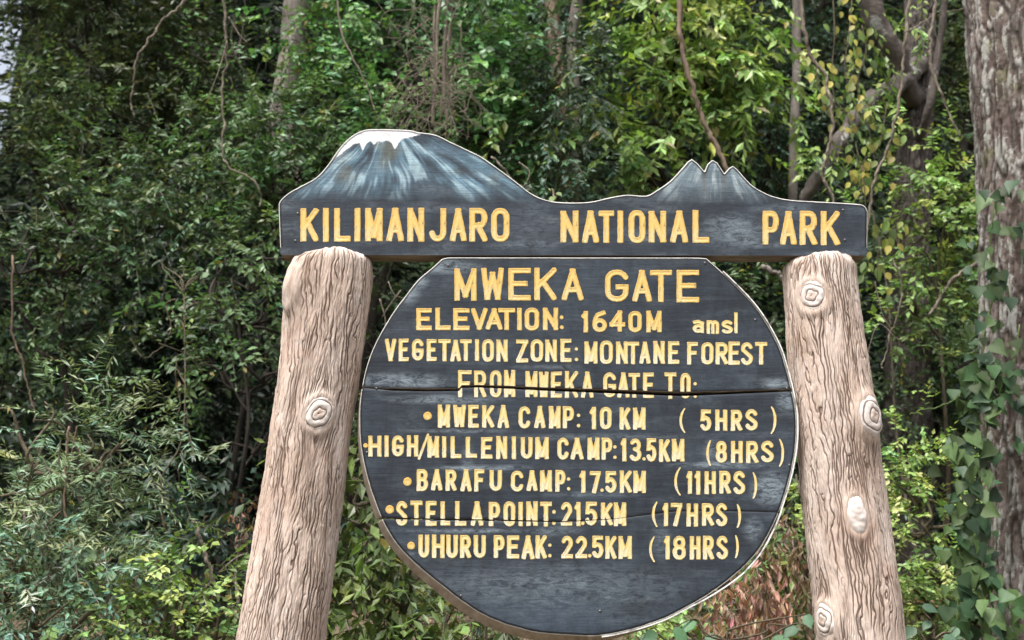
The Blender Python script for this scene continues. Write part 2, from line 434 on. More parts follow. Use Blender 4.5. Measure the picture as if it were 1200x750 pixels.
def C1(x): return np.interp(x, [415, 430, 452, 500, 538, 541, 560, 600, 640, 700, 760, 800, 850, 900, 940],
                               [453.2, 454, 456, 457, 456.5, 453, 452.5, 454, 456, 458, 460.3, 461.6, 460.2, 458.2, 456.6])
def W1(x): return np.interp(x, [415, 450, 460, 538, 545, 600, 700, 800, 850, 940], [.9, .9, 1.7, 1.6, 1.5, 1.8, 2.3, 2.6, 2.0, 1.5])
def C2(x): return np.interp(x, [430, 450, 500, 600, 660, 720, 790, 850, 930], [607, 607.2, 608.4, 610.0, 611.4, 608, 599, 598.4, 600.5])
def W2(x): return np.interp(x, [430, 600, 680, 720, 930], [1.0, .8, .45, .35, .4])
def crack_sdf(X, Z, Cf, Wf, Y=YS):
    px, py = to_px(np.stack([X, np.full(X.shape, Y), Z], -1))
    return (Wf(px) - np.abs(py - Cf(px))) / 320.
def poly_px(pts, n=6, closed=True): return plane(*catmull(pts, n, closed).T)

LETTERS = []
def letters(spec, stroke, y0, y1, mat, parents, y0b=None, y1b=None, crack=None, xs=None):
    """spec: list of (char, x0, x1[, y0, y1]); baseline/top may drift from the first to the last character"""
    xa = spec[0][1]; xb = spec[-1][2]; y0b = y0 if y0b is None else y0b; y1b = y1 if y1b is None else y1b
    for s in spec:
        ch, xl, xr = s[:3]; t = ((xl + xr) / 2 - xa) / max(xb - xa, 1)
        ta, tb = (y0 + (y0b - y0) * t, y1 + (y1b - y1) * t) if len(s) < 5 else s[3:5]
        h = stroke / 2
        jx = rng.normal(0, .25, 2); jy = rng.normal(0, .3, 2)
        if ch == ':':
            r0 = min(stroke * .42, 2.6); cx = (xl + xr) / 2; ym = ta + (tb - ta) * .42
            letters([('.', cx - r0, cx + r0, ym, ym + r0 + 1)], stroke, 0, 0, mat, parents, crack=crack); ch = '.'
        if ch == '*':
            pls = [[plane((xl + xr) / 2, (ta + tb) / 2)]]; rad = (xr - xl) / 2 / 320
        elif ch in ':.':
            r0 = min(stroke * .42, 2.6); cx = (xl + xr) / 2; pls = [[plane(cx, tb - r0 - 1)]]
            rad = r0 / 320
        else:
            a, b, c, d = xl + h + jx[0], xr - h + jx[1], ta + h + jy[0], tb - h + jy[1]
            if ch in 'Il1' and b - a < 1: a, b = (xl + xr) / 2 - .3, (xl + xr) / 2 + .3
            if ch in '()/': h = stroke * .32; a, b = xl + h, xr - h
            pls = []
            for pl in G[ch]:
                P = np.array(pl); pls.append(plane(a + (b - a) * P[:, 0], d + (c - d) * P[:, 1]))
            rad = h / 320
        pts = np.vstack([np.atleast_2d(p) for pl in pls for p in pl])
        x0, z0 = pts.min(0) - rad; x1, z1 = pts.max(0) + rad
        seed = rng.random() * 50
        def Fn(X, Z, pls=pls, rad=rad, seed=seed):
            f = (stroke_dist(X, Z, pls, rad, (x0, x1, z0, z1)) if ch not in '*:.()/' else seg_dist(X, Z, pls)) - rad
            f = f + .0010 * noise(np.stack([X * 70, Z * 70, 0 * X + seed], -1))
            if ch in '()': # tapering strokes
                tt = np.abs((Z - (z0 + z1) / 2) / ((z1 - z0) / 2)); f = f + rad * .6 * np.clip(tt, 0, 1) ** 2
            if crack: f = np.maximum(f, crack_sdf(X, Z, *crack))
            return f
        cell = .0023 if stroke > 6 else .0020
        sh = sheet(x0, x1, z0, z1, cell, Fn)
        V2 = sh[0]; dd = (stroke_dist(V2[:, 0], V2[:, 1], pls, rad, (x0, x1, z0, z1)) if ch not in '*:.()/' else seg_dist(V2[:, 0], V2[:, 1], pls)) / rad
        dd = np.clip(dd, 0, 1.15)
        prof = lambda V, val, dd=dd: .0002 + .0012 * np.clip(dd, 0, .8) / .8 - .0008 * np.clip((dd - .85) / .15, 0, 1)
        my = (ta + tb) / 2
        par = parents(((xl + xr) / 2, my)) if callable(parents) else parents
        loc = np.array([(x0 + x1) / 2, YS - OFF[1], (z0 + z1) / 2])
        loc[[0, 2]] -= OFF[[0, 2]]
        nm = 'bullet' if ch == '*' else 'letter' if ch.isalpha() else 'numeral' if ch.isdigit() else 'punctuation'
        o = slab(nm, sh, YS, .0005, (mat,), par, front=prof, attrs={'dist': dd}, loc=loc)
        LETTERS.append(o)

# --- header board with mountain skyline
HB = ([(326.5, 246), (327.5, 236), (338, 226), (352, 218), (370, 208), (384, 193), (398, 173), (411, 160), (424, 153), (438, 151), (478, 152), (490, 154.5), (510, 157.5), (526, 165), (545, 174), (565, 184), (585, 198), (605, 213), (622, 226), (640, 234), (660, 236.8), (690, 236.4), (715, 231), (735, 228), (757, 229), (770, 222.5), (785, 212), (797, 199.5), (806, 189)])
HB = list(map(tuple, catmull(HB, 4))) + [(811, 186)] + [(818, 191.5), (825.7, 200.5)] + [(829, 192), (835, 187)] + [(841, 190.5), (849, 203)] + [(854, 197), (859, 194)] + \
     list(map(tuple, catmull([(864, 198), (880, 215.5), (893, 224), (907, 230), (927, 234), (960, 236), (1003, 238.5), (1013, 241), (1017, 247)], 4))) + [(1016.5, 297), (1014.5, 299.5), (700, 299.2), (330, 298.8), (328.5, 297)]
HBp = plane(*np.array(HB).T)
def hdr_F(X, Z): return poly_sdf(X, Z, HBp)
sh = sheet(HBp[:, 0].min(), HBp[:, 0].max(), HBp[:, 1].min(), HBp[:, 1].max(), .0033, hdr_F)
V2 = sh[0]; px, py = to_px(np.stack([V2[:, 0], np.full(len(V2), YS), V2[:, 1]], -1))
topline = np.interp(px, np.array(HB)[:-4, 0], np.array(HB)[:-4, 1])
base = np.array([.027, .034, .044])
colr = np.tile(base, (len(V2), 1))
def lerp(c, col, a): return c + (np.array(col) - c) * np.clip(a, 0, 1)[:, None]
P3 = lambda x, y, s: np.stack([x, y, 0 * x + s], -1)
# the big cone: brush streaks fan out from the summit
dx = px - 452; dy = np.maximum(py - 128, 8)
fan = dx / dy ** 1.08 * 2.2 + .12 * noise(P3(px / 40, py / 30, 6.6))
foot = 236 + 4 * noise(P3(px / 30, py / 60, 1.))
body = np.clip((foot - py) / 26, 0, 1) * np.clip((px - 318) / 15, 0, 1) * np.clip((655 - px) / 30, 0, 1)
s1 = fbm(P3(fan * 1.7, py / 60, 3.1), 3) + .5 * noise(P3(px / 26, py / 16, 2.7)); s2 = noise(P3(fan * 4.2, py / 45, 8.2)) * (1 + noise(P3(px / 30, py / 20, 12.))); s3 = noise(P3(fan * 15, py / 22, 5.2))
colr = lerp(colr, (.07, .115, .15), body * .9)
colr = lerp(colr, (.12, .22, .29), body * np.clip(.30 + s1 * .9 + s3 * .55, 0, 1) * .9)
colr = lerp(colr, (.36, .49, .54), body * np.clip((s1 * .7 + s2 * .8 + s3 * .55 - .16) * 2.2, 0, 1) * .8)
colr = lerp(colr, (.028, .036, .048), body * np.clip((-s1 * .7 - s2 * .6 - s3 * .3 - .14) * 2.6, 0, 1) * .85)
ol = np.clip(noise(P3(px / 28, py / 18, 4.4)) * 2 - .3, 0, 1); colr = lerp(colr, (.16, .155, .10), body * ol * .35)
# snow cap with drips
snow_b = np.interp(px, [385, 400, 410, 416, 421, 425, 430, 434, 438, 443, 448, 454, 459, 463, 467, 472, 482, 493, 497],
                       [193, 181, 173, 169, 168, 177, 168, 166, 170, 166, 167, 165, 168, 176, 168, 163, 161, 158, 150])
sn = np.clip((snow_b + 1.0 * noise(P3(px / 3, py / 3, 2)) - py) / 1.5, 0, 1) * np.clip((px - 385) / 12, 0, 1)
sn = sn * np.clip(1 - (py - topline - 9) / 12 * (px < 411), 0, 1)
colr = lerp(colr, (.86, .86, .86), sn)
# the jagged second peak
fan2 = (px - 836) / np.maximum(py - 165, 8) ** .8
body2 = np.clip((240 + 4 * noise(P3(px / 12, py / 30, 2.)) - py) / 30, 0, 1) * np.clip((px - 745) / 40, 0, 1) * np.clip((925 - px) / 50, 0, 1)
t1 = fbm(P3(fan2 * 1.6, py / 50, 9.1), 3); t2 = noise(P3(fan2 * 6, py / 30, 1.2)) + .8 * noise(P3(fan2 * 18, py / 20, 3.))
colr = lerp(colr, (.14, .19, .22), body2 * .85); colr = lerp(colr, (.40, .48, .50), body2 * np.clip((t1 + t2 * .6) * 1.5 + .02, 0, 1) * .75)
colr = lerp(colr, (.10, .075, .055), np.clip(1 - np.abs(px - 825.5 - noise(P3(px / 9, py / 9, 4))) / 4, 0, 1) * np.clip((py - 198) / 4, 0, 1) * np.clip((236 - py) / 20, 0, 1) * .7)
colr = lerp(colr, (.10, .075, .055), np.clip(1 - np.abs(px - 848.5) / 4, 0, 1) * np.clip((py - 200) / 4, 0, 1) * np.clip((230 - py) / 20, 0, 1) * .6)
edge = -hdr_F(V2[:, 0], V2[:, 1])
edge = np.where(py > 290, .05, edge)                         # no white line along the bottom
scuff = np.clip(noise(P3(px / 60, py / 14, 7.)) * 1.2, 0, 1) * .45 + np.clip(1 - np.hypot((px - 860) / 55, (py - 272) / 26), 0, 1) * .8 + np.clip(1 - np.hypot((px - 620) / 60, (py - 270) / 30), 0, 1) * .25
header = slab('header_board', sh, YS, .10, (M_BOARD, M_EDGE), sign, front=lambda V, v: -.004 * np.clip(1 - edge / .007, 0, 1) ** 2 * (edge < .04), attrs={'Col': colr, 'edge': edge, 'scuff': scuff})
header['label'] = 'long top board cut to a mountain skyline with a snow-capped peak painted on it'
K = lambda s, *xs: [(c, *x) for c, x in zip(s, xs)]
letters(K('KILIMANJARO', (352, 373), (378, 386), (391, 411), (415, 423), (428, 449), (453, 473.5), (477, 497.5), (502, 523), (527, 547), (550, 572), (575, 597)), 7.2, 243.5, 283.5, M_GOLD, header)
letters(K('NATIONAL', (657, 678), (682, 702), (701, 720), (723, 731), (736, 756), (760, 781), (785, 807), (811, 831)), 7.2, 246.5, 285, M_GOLD, header)
letters(K('PARK', (893, 913), (914, 934), (937, 958), (962, 984)), 7.2, 247, 287, M_GOLD, header)

# --- round board of three planks
DISC = [(506, 314), (490, 327.5), (477, 344), (462, 364), (446.7, 389), (435.5, 412), (428, 435), (422.6, 463), (421, 488), (422, 517), (426, 543), (434.5, 575), (446.7, 607), (459, 630), (477, 652), (498, 671), (517, 686), (540, 704), (563, 719), (587, 730), (610, 737), (633, 742), (680, 745.3), (705, 745), (740, 738), (775, 726.7), (798, 715.5), (819, 704), (838, 691.7), (856.7, 677.7), (873, 663), (889, 645.5), (903, 622), (912.7, 600.7), (921, 577), (929, 546), (933.2, 517), (933.2, 487), (929.5, 463), (924, 440), (915, 410), (903, 386), (891.7, 367.7), (877.7, 350), (857, 329), (843, 315.5)]
DISCc = list(map(tuple, catmull(DISC, 3))) + [(828, 302.5), (818, 301.5), (525, 301.3), (518, 303)]
YD = YS                                                        # disc is flush with the header
DP = plane(*np.array(DISCc).T)
cxz = DP.mean(0)
def rim_amt(V):                                                # hand-cut slanting edge: widest at the lower left
    d = unit(V - cxz); a = np.clip(d @ unit(np.array([-.62, -.78])), 0, 1) ** 1.3
    return d * (a * .030 + .001)[:, None]
def mkplank(test, nm, lab):
    Fd = lambda X, Z: np.maximum(poly_sdf(X, Z, DP), test(X, Z))
    def ppy(X, Z): return to_px(np.stack([X, np.full(X.shape, YS), Z], -1))
    sh = sheet(DP[:, 0].min(), DP[:, 0].max(), DP[:, 1].min(), DP[:, 1].max(), .0055, Fd)
    V2 = sh[0]; px, py = ppy(V2[:, 0], V2[:, 1]); e = -poly_sdf(V2[:, 0], V2[:, 1], DP)
    n1 = fbm(P3(px / 130, py / 40, 1.5), 4)
    c = np.tile(np.array([.027, .034, .044]), (len(V2), 1)); c = c * (1 + .35 * n1)[:, None]
    c = lerp(c, (.04, .058, .08), np.clip((py - 655) / 60, 0, 1) * np.clip(.6 + n1, 0, 1) * .55)
    def blob(x, y, rx, ry, s): return s * np.clip(1.25 - np.hypot((px - x) / rx, (py - y) / ry), 0, 1)
    sc = blob(470, 447, 60, 10, 1) + blob(520, 468, 70, 6, .8) + blob(478, 345, 14, 12, .9) + blob(520, 312, 40, 9, 1) + blob(490, 328, 12, 12, 1) + blob(912, 450, 22, 8, 1) + blob(922, 470, 12, 12, .9) \
        + blob(903, 572, 22, 20, 1.2) + blob(560, 548, 60, 3, 1) + blob(540, 505, 60, 3, .6) + blob(545, 622, 80, 3, .8) + blob(845, 545, 60, 4, .9) + blob(882, 620, 12, 14, .8) + blob(700, 512, 120, 4, .45) \
        + blob(690, 580, 60, 4, .4) + blob(640, 680, 180, 25, .28) + blob(655, 700, 160, 30, .22) + blob(775, 635, 12, 22, .5) + blob(548, 540, 8, 20, .5) + blob(835, 530, 10, 20, .5) + blob(470, 650, 30, 4, .5) + blob(640, 430, 40, 3, .4) + blob(650, 622, 30, 6, .6) \
        + np.clip(noise(P3(px / 50, py / 12, 17.)), 0, 1) * .22
    # planks are a little cupped and worn at the joint
    jt = -test(V2[:, 0], V2[:, 1])
    fr = lambda V, v: -.004 * np.clip(1 - e / .007, 0, 1) ** 2 - .002 * np.clip(1 - jt / .006, 0, 1) ** 2
    o = slab('plank', sh, YD, .055, (M_BOARD, M_RIM), sign, front=fr, back_off=lambda V: rim_amt(V) * (poly_sdf(V[:, 0], V[:, 1], DP) > -.004)[:, None], attrs={'Col': np.clip(c, .005, 1), 'edge': e, 'scuff': np.clip(sc, 0, 1)})
    o['label'] = lab; return o
def side(Cf, Wf, s):
    def f(X, Z):
        px, py = to_px(np.stack([X, np.full(X.shape, YS), Z], -1)); return (Wf(px) + s * (py - Cf(px))) / 320.
    return f
u1 = side(C1, W1, 1); l1 = side(C1, W1, -1); u2 = side(C2, W2, 1); l2 = side(C2, W2, -1)
pk1 = mkplank(u1, 'plank', 'upper plank of the round board, flat along its top')
pk2 = mkplank(lambda X, Z: np.maximum(l1(X, Z), u2(X, Z)), 'plank', 'middle plank of the round board between the two cracks')
pk3 = mkplank(l2, 'plank', 'lower plank of the round board, half-moon shaped and bare of text in its lower half')
def wh(p): return pk1 if p[1] < C1(p[0]) else pk2 if p[1] < C2(p[0]) else pk3
letters(K('MWEKA', (532.5, 559), (564, 590.5), (595.5, 622), (626, 653), (658, 684)), 6.6, 314, 352, M_GOLD, wh)
letters(K('GATE', (709, 737), (741, 764), (761.5, 787.5), (793, 819)), 6.6, 316, 354, M_GOLD, wh)
letters(K('ELEVATION:', (488, 506), (510, 528), (531, 550.5), (552, 571.5), (569, 589), (584, 604), (605.5, 612), (615, 632), (636, 654), (656, 660.5)), 5.6, 361, 387, M_GOLD, wh)
letters(K('1640M', (681, 690.5), (694, 711.5), (714, 733), (736.5, 752), (757.5, 776)), 5.4, 364, 389.5, M_GOLD, wh)
letters([('a', 811, 825.5, 375, 391), ('m', 828, 843, 375, 391), ('s', 845, 859, 375, 391), ('l', 859.6, 864.6, 366, 391)], 4.2, 375, 391, M_PALEGOLD, wh)
letters(K('VEGETATION', (450.6, 464.5), (467, 479), (483, 496.5), (500, 511.5), (513.6, 528), (528, 540.5), (539, 553), (556.5, 561.5), (565, 579), (582, 595)), 4.9, 397, 423, M_PALEGOLD, wh, 398, 424)
letters(K('ZONE:', (605, 619), (621.7, 636), (639, 652.5), (656, 669.5), (673, 678)), 4.9, 398, 424.5, M_PALEGOLD, wh)
letters(K('MONTANE', (685, 700), (703, 718.5), (722, 735.5), (734.6, 749), (749.5, 763), (765.7, 779), (782.7, 796)), 4.9, 400, 426.5, M_PALEGOLD, wh)
letters(K('FOREST', (805, 818), (821.7, 836), (838.5, 853), (853.6, 866.7), (868, 882.5), (884.7, 899)), 4.9, 401, 427.5, M_PALEGOLD, wh)
ck = (C1, W1)
# words the long crack runs through: each letter hangs on the upper plank and is broken by the gap
letters(K('FROM', (537, 553), (555.6, 569.6), (574, 588), (591, 604)), 4.9, 434, 465.5, M_PALEGOLD, pk1, crack=ck)
letters(K('MWEKA', (616, 630), (631, 643.5), (645.5, 659), (662, 678), (681, 695.7)), 4.9, 435, 466, M_PALEGOLD, pk1, crack=ck)
letters(K('GATE', (707, 722), (723, 737.7), (736.5, 750.5), (753.5, 767)), 4.9, 436.5, 466, M_PALEGOLD, pk1, crack=ck)
letters(K('TO:', (778.5, 792.5), (797, 809.5), (812, 817.5)), 4.9, 437, 467.5, M_PALEGOLD, pk1, crack=ck)
letters([('*', 496, 506, 482.5, 492.5)], 5, 0, 0, M_GOLD, wh)
letters(K('MWEKA', (513, 527.6), (531, 546), (548.6, 561), (565, 579), (583, 596.5)), 5, 474.5, 501, M_PALEGOLD, wh, 475, 501.5)
letters(K('CAMP:', (607.7, 622), (626, 639.6), (643, 657), (659.7, 673), (675.5, 680.5)), 5, 476, 502, M_PALEGOLD, wh)
letters(K('10', (690.5, 699.6), (703, 717)), 5, 477, 503, M_PALEGOLD, wh)
letters(K('KM', (726, 738.5), (742, 757)), 5, 478, 504, M_PALEGOLD, wh)
letters([('(', 796, 809, 475, 510), ('5', 820.5, 834), ('H', 838.5, 852), ('R', 856, 870), ('S', 873.7, 888), (')', 897.5, 910, 473, 511)], 5, 480, 505.5, M_PALEGOLD, wh)
letters([('*', 425.8, 431.2, 519.5, 525)], 5, 0, 0, M_GOLD, wh)
letters(K('HIGH', (432, 446.7), (450.6, 455.6), (459, 473), (476.5, 490.5)), 5, 510, 535.5, M_PALEGOLD, wh)
letters([('/', 489.5, 503, 507.5, 540)], 5, 0, 0, M_PALEGOLD, wh)
letters(K('MILLENIUM', (500.5, 515), (518, 523.2), (528, 541), (546, 559), (564, 577), (581.5, 595), (599.5, 605), (610.5, 624.5), (627.5, 643)), 5, 511, 536.5, M_PALEGOLD, wh, 512.5, 538.5)
letters(K('CAMP:', (653, 667), (669, 683.5), (688, 702.7), (705, 717.4), (718.3, 723)), 5, 513, 539, M_PALEGOLD, wh)
letters(K('13.5', (727, 735), (737.7, 752), (752.5, 757), (757, 769.5)), 4.9, 514, 541, M_PALEGOLD, wh)
letters(K('KM', (772, 785), (787, 802)), 5, 514.5, 541, M_PALEGOLD, wh)
letters([('(', 827.5, 837.5, 513, 548.5), ('8', 838.8, 852.5), ('H', 856.7, 870.7), ('R', 874.6, 888.6), ('S', 891.7, 907), (')', 908, 919, 511, 549.5)], 5, 516.5, 542.7, M_PALEGOLD, wh)
letters([('*', 472.5, 482.5, 559.5, 569.5)], 5, 0, 0, M_GOLD, wh)
letters(K('BARAFU', (488, 502), (505, 518.7), (522.5, 535.5), (539, 553), (556, 568), (574, 588.3)), 5, 550, 575.3, M_PALEGOLD, wh, 550.5, 576)
letters(K('CAMP:', (599, 613), (617, 630.5), (633, 647), (651, 662.7), (663.7, 669)), 5, 551, 576, M_PALEGOLD, wh)
letters(K('17.5', (678.6, 687.5), (691, 704), (703.5, 707.5), (708.5, 722.5)), 5, 552, 577.7, M_PALEGOLD, wh)
letters(K('KM', (726, 740.5), (742.5, 757)), 5, 552, 577.7, M_PALEGOLD, wh)
letters([('(', 790, 804, 544.5, 583), ('1', 804, 812), ('1', 813.5, 821.7), ('H', 825.6, 839), ('R', 842.7, 856.7), ('S', 859.5, 873.7), (')', 877.7, 887.5, 551, 587.5)], 5, 552, 579, M_PALEGOLD, wh)
ck = (C2, W2)
letters([('*', 451.7, 461.7, 592, 602)], 5, 0, 0, M_GOLD, wh)
letters(K('STELLA', (463.5, 477.5), (481, 495), (498.7, 511.5), (516, 528), (533.5, 547), (552, 567)), 5.2, 587, 615.5, M_PALEGOLD, pk2, 588, 616.5, crack=ck)
letters(K('POINT:', (573, 586), (590, 604), (607.7, 612.6), (616.5, 630), (633, 646.8), (647, 651.5)), 5.2, 588, 616.5, M_PALEGOLD, pk2, crack=ck)
letters(K('21.5', (657, 671), (673, 681.3), (681, 685), (685.5, 700)), 5, 588.5, 616.5, M_PALEGOLD, pk2, crack=ck)
letters(K('KM', (704, 718), (719.5, 734)), 5, 589, 616.5, M_PALEGOLD, pk2, crack=ck)
letters([('(', 764, 775.5, 585, 620), ('1', 775.5, 784), ('7', 786, 799.5), ('H', 805, 819), ('R', 823, 837), ('S', 838.5, 852.5), (')', 859.5, 868.5, 588, 620.5)], 5, 589.5, 617, M_PALEGOLD, pk3)
letters([('*', 477.3, 486.3, 635, 644)], 5, 0, 0, M_GOLD, wh)
letters(K('UHURU', (490, 503.3), (506, 521), (523, 536.7), (539, 552.3), (555, 569.6)), 5.2, 627, 654, M_PALEGOLD, wh)
letters(K('PEAK:', (578.5, 591.5), (594.4, 608.5), (611, 626), (627.5, 641), (641.8, 647)), 5.2, 627.5, 654.5, M_PALEGOLD, wh)
letters(K('22.5', (658, 671.5), (674, 688), (689, 693), (693.5, 707.5)), 5, 628, 654.5, M_PALEGOLD, wh)
letters(K('KM', (709.7, 722.5), (725, 740.5)), 5, 628, 655, M_PALEGOLD, wh)
letters([('(', 760.5, 772.7, 626, 661), ('1', 778, 786), ('8', 789, 804), ('H', 807.7, 820.7), ('R', 823.5, 836.5), ('S', 839.6, 853.3), (')', 858, 866, 624.5, 657)], 5, 628, 655.5, M_PALEGOLD, wh)

# --- thin white strip nailed round the disc, springing away at the lower right
ring = catmull(DISC, 4)[:-1]
def strip(seg_px, gapf, nm='edge_strip'):
    P = plane(*seg_px.T); N = unit(P - cxz); g_ = np.array([gapf(*p) for p in seg_px])[:, None] / 320
    P = P + N * g_; n = len(P)
    a = P + N * .0005; b = P + N * .0048; Yf = YS - .004; Yb = YS + .05
    V = np.concatenate([np.insert(a, 1, Yf, 1), np.insert(b, 1, Yf, 1), np.insert(b, 1, Yb, 1), np.insert(a, 1, Yb, 1)]) - OFF
    i = np.arange(n - 1); q = [np.stack([k * n + i, k * n + i + 1, ((k + 1) % 4) * n + i + 1, ((k + 1) % 4) * n + i], -1) for k in range(4)]
    return obj(nm, mesh(nm, V, quads=np.concatenate(q), faces=[(0, n, 2 * n, 3 * n), (n - 1, 4 * n - 1, 3 * n - 1, 2 * n - 1)], mats=(M_STRIP,), smooth=False), sign)
dr = ring[(ring[:, 0] > 700)]
strip(dr, lambda x, y: .4 + 3.8 * max(0, 1 - abs(x - 868) / 60) * (y > 600))['label'] = 'thin white edge strip sprung away from the right side of the round board'
# --- battens behind the planks, a dark strip for the crack's shade, and nail heads
def box(V0, V1):
    x0, y0, z0 = V0; x1, y1, z1 = V1
    V = [(x0, y0, z0), (x1, y0, z0), (x1, y1, z0), (x0, y1, z0), (x0, y0, z1), (x1, y0, z1), (x1, y1, z1), (x0, y1, z1)]
    return np.array(V, float), [(0, 3, 2, 1), (4, 5, 6, 7), (0, 1, 5, 4), (1, 2, 6, 5), (2, 3, 7, 6), (3, 0, 4, 7)]
for x in (520, 675, 835):
    a = plane(x - 12, 690); b = plane(x + 12, 330); V, f = box((a[0], YS + .058, a[1]), (b[0], YS + .095, b[1]))
    obj('batten_or_crack_shade', mesh('batten_or_crack_shade', V - OFF, faces=f, mats=(M_EDGE,), smooth=False), sign)
V, f = box((plane(440, 462)[0], YS + .056, plane(440, 475)[1]), (plane(915, 440)[0], YS + .0575, plane(915, 442)[1]))
M_CRACKSHADE = m_bark('crack_shade_strip', (.012, .011, .010), (.035, .03, .026), 20)
obj('batten_or_crack_shade', mesh('batten_or_crack_shade', V - OFF, faces=f, mats=(M_CRACKSHADE,), smooth=False), sign)  # thin dark strip put in as the shade inside the long crack
nail_me = None
for x, y in ((885, 374.7), (922, 455), (525, 311), (826, 308), (349, 250), (346, 282), (988, 246), (990, 281), (441, 455), (703, 716), (540, 698), (430, 530), (925, 545)):
    p = plane(x, y); th = np.arange(8) * pi / 4; r = .0045
    V = np.concatenate([np.stack([r * np.cos(th), 0 * th, r * np.sin(th)], -1), np.stack([.7 * r * np.cos(th), 0 * th - .0025, .7 * r * np.sin(th)], -1)])
    if nail_me is None: nail_me = mesh('nail', V, faces=[(k, (k + 1) % 8, 8 + (k + 1) % 8, 8 + k) for k in range(8)] + [tuple(range(8, 16))], mats=(M_NAIL,))
    obj('nail', nail_me, sign, loc=(p[0] - OFF[0], YS - OFF[1] - .0005, p[1] - OFF[2]))

# --- log-shaped cement posts
def m_post():
    m = Mat('log_post_cement'); g_ = m.attr('groove').outputs['Fac']; t = m.attr('Col').outputs['Color']
    n = m.noise(5, 6, m.mapping((1, 1, .6)), .65); c = m.ramp(n, [(.3, (.45, .345, .275)), (.5, (.60, .49, .415)), (.72, (.70, .61, .545))])
    c = m.mix(.8, c, t, 'MULTIPLY')
    st = m.noise(26, 6, m.mapping((1, 1, .16)), .7); c = m.mix(m.ramp(st, [(.50, 0.), (.66, .55)]), c, (.27, .185, .135))
    c = m.mix(m.ramp(g_, [(.12, 0.), (.62, .92)]), c, (.125, .083, .062))
    rd = m.noise(3.5, 5); c = m.mix(m.ramp(rd, [(.55, 0.), (.7, .35)]), c, (.42, .25, .19))
    sp = m.noise(70, 3); c = m.mix(m.ramp(sp, [(.70, 0.), (.76, .6)]), c, (.16, .13, .11))
    bl_ = m.noise(2.6, 6, m.mapping((1, 1, .35)), .7); c = m.mix(m.ramp(bl_, [(.52, 0.), (.72, .55)]), c, (.235, .165, .12))
    wh_ = m.noise(8, 7, m.mapping((1, 1, .5)), .75); c = m.mix(m.ramp(wh_, [(.56, 0.), (.70, .5)]), c, (.66, .61, .57))
    m.base(c); m.rough(.85); m.spec(.2); m.bump(m.noise(75, 9, m.mapping((1, 1, .22)), .8), .85, .006); return m.m
M_POST = m_post()
m = Mat('cut_knot_wood'); g_ = m.attr('groove').outputs['Fac']; n = m.noise(30, 6); c = m.ramp(n, [(.3, (.50, .42, .37)), (.7, (.74, .70, .66))])
c = m.mix(m.ramp(g_, [(.30, 0.), (.7, .95)]), c, (.13, .09, .065)); c = m.mix(m.math('MULTIPLY', m.attr('core').outputs['Fac'], .7), c, (.42, .28, .20)); m.base(c); m.rough(.8); m.bump(n, .4, .004); M_KNOT = m.m

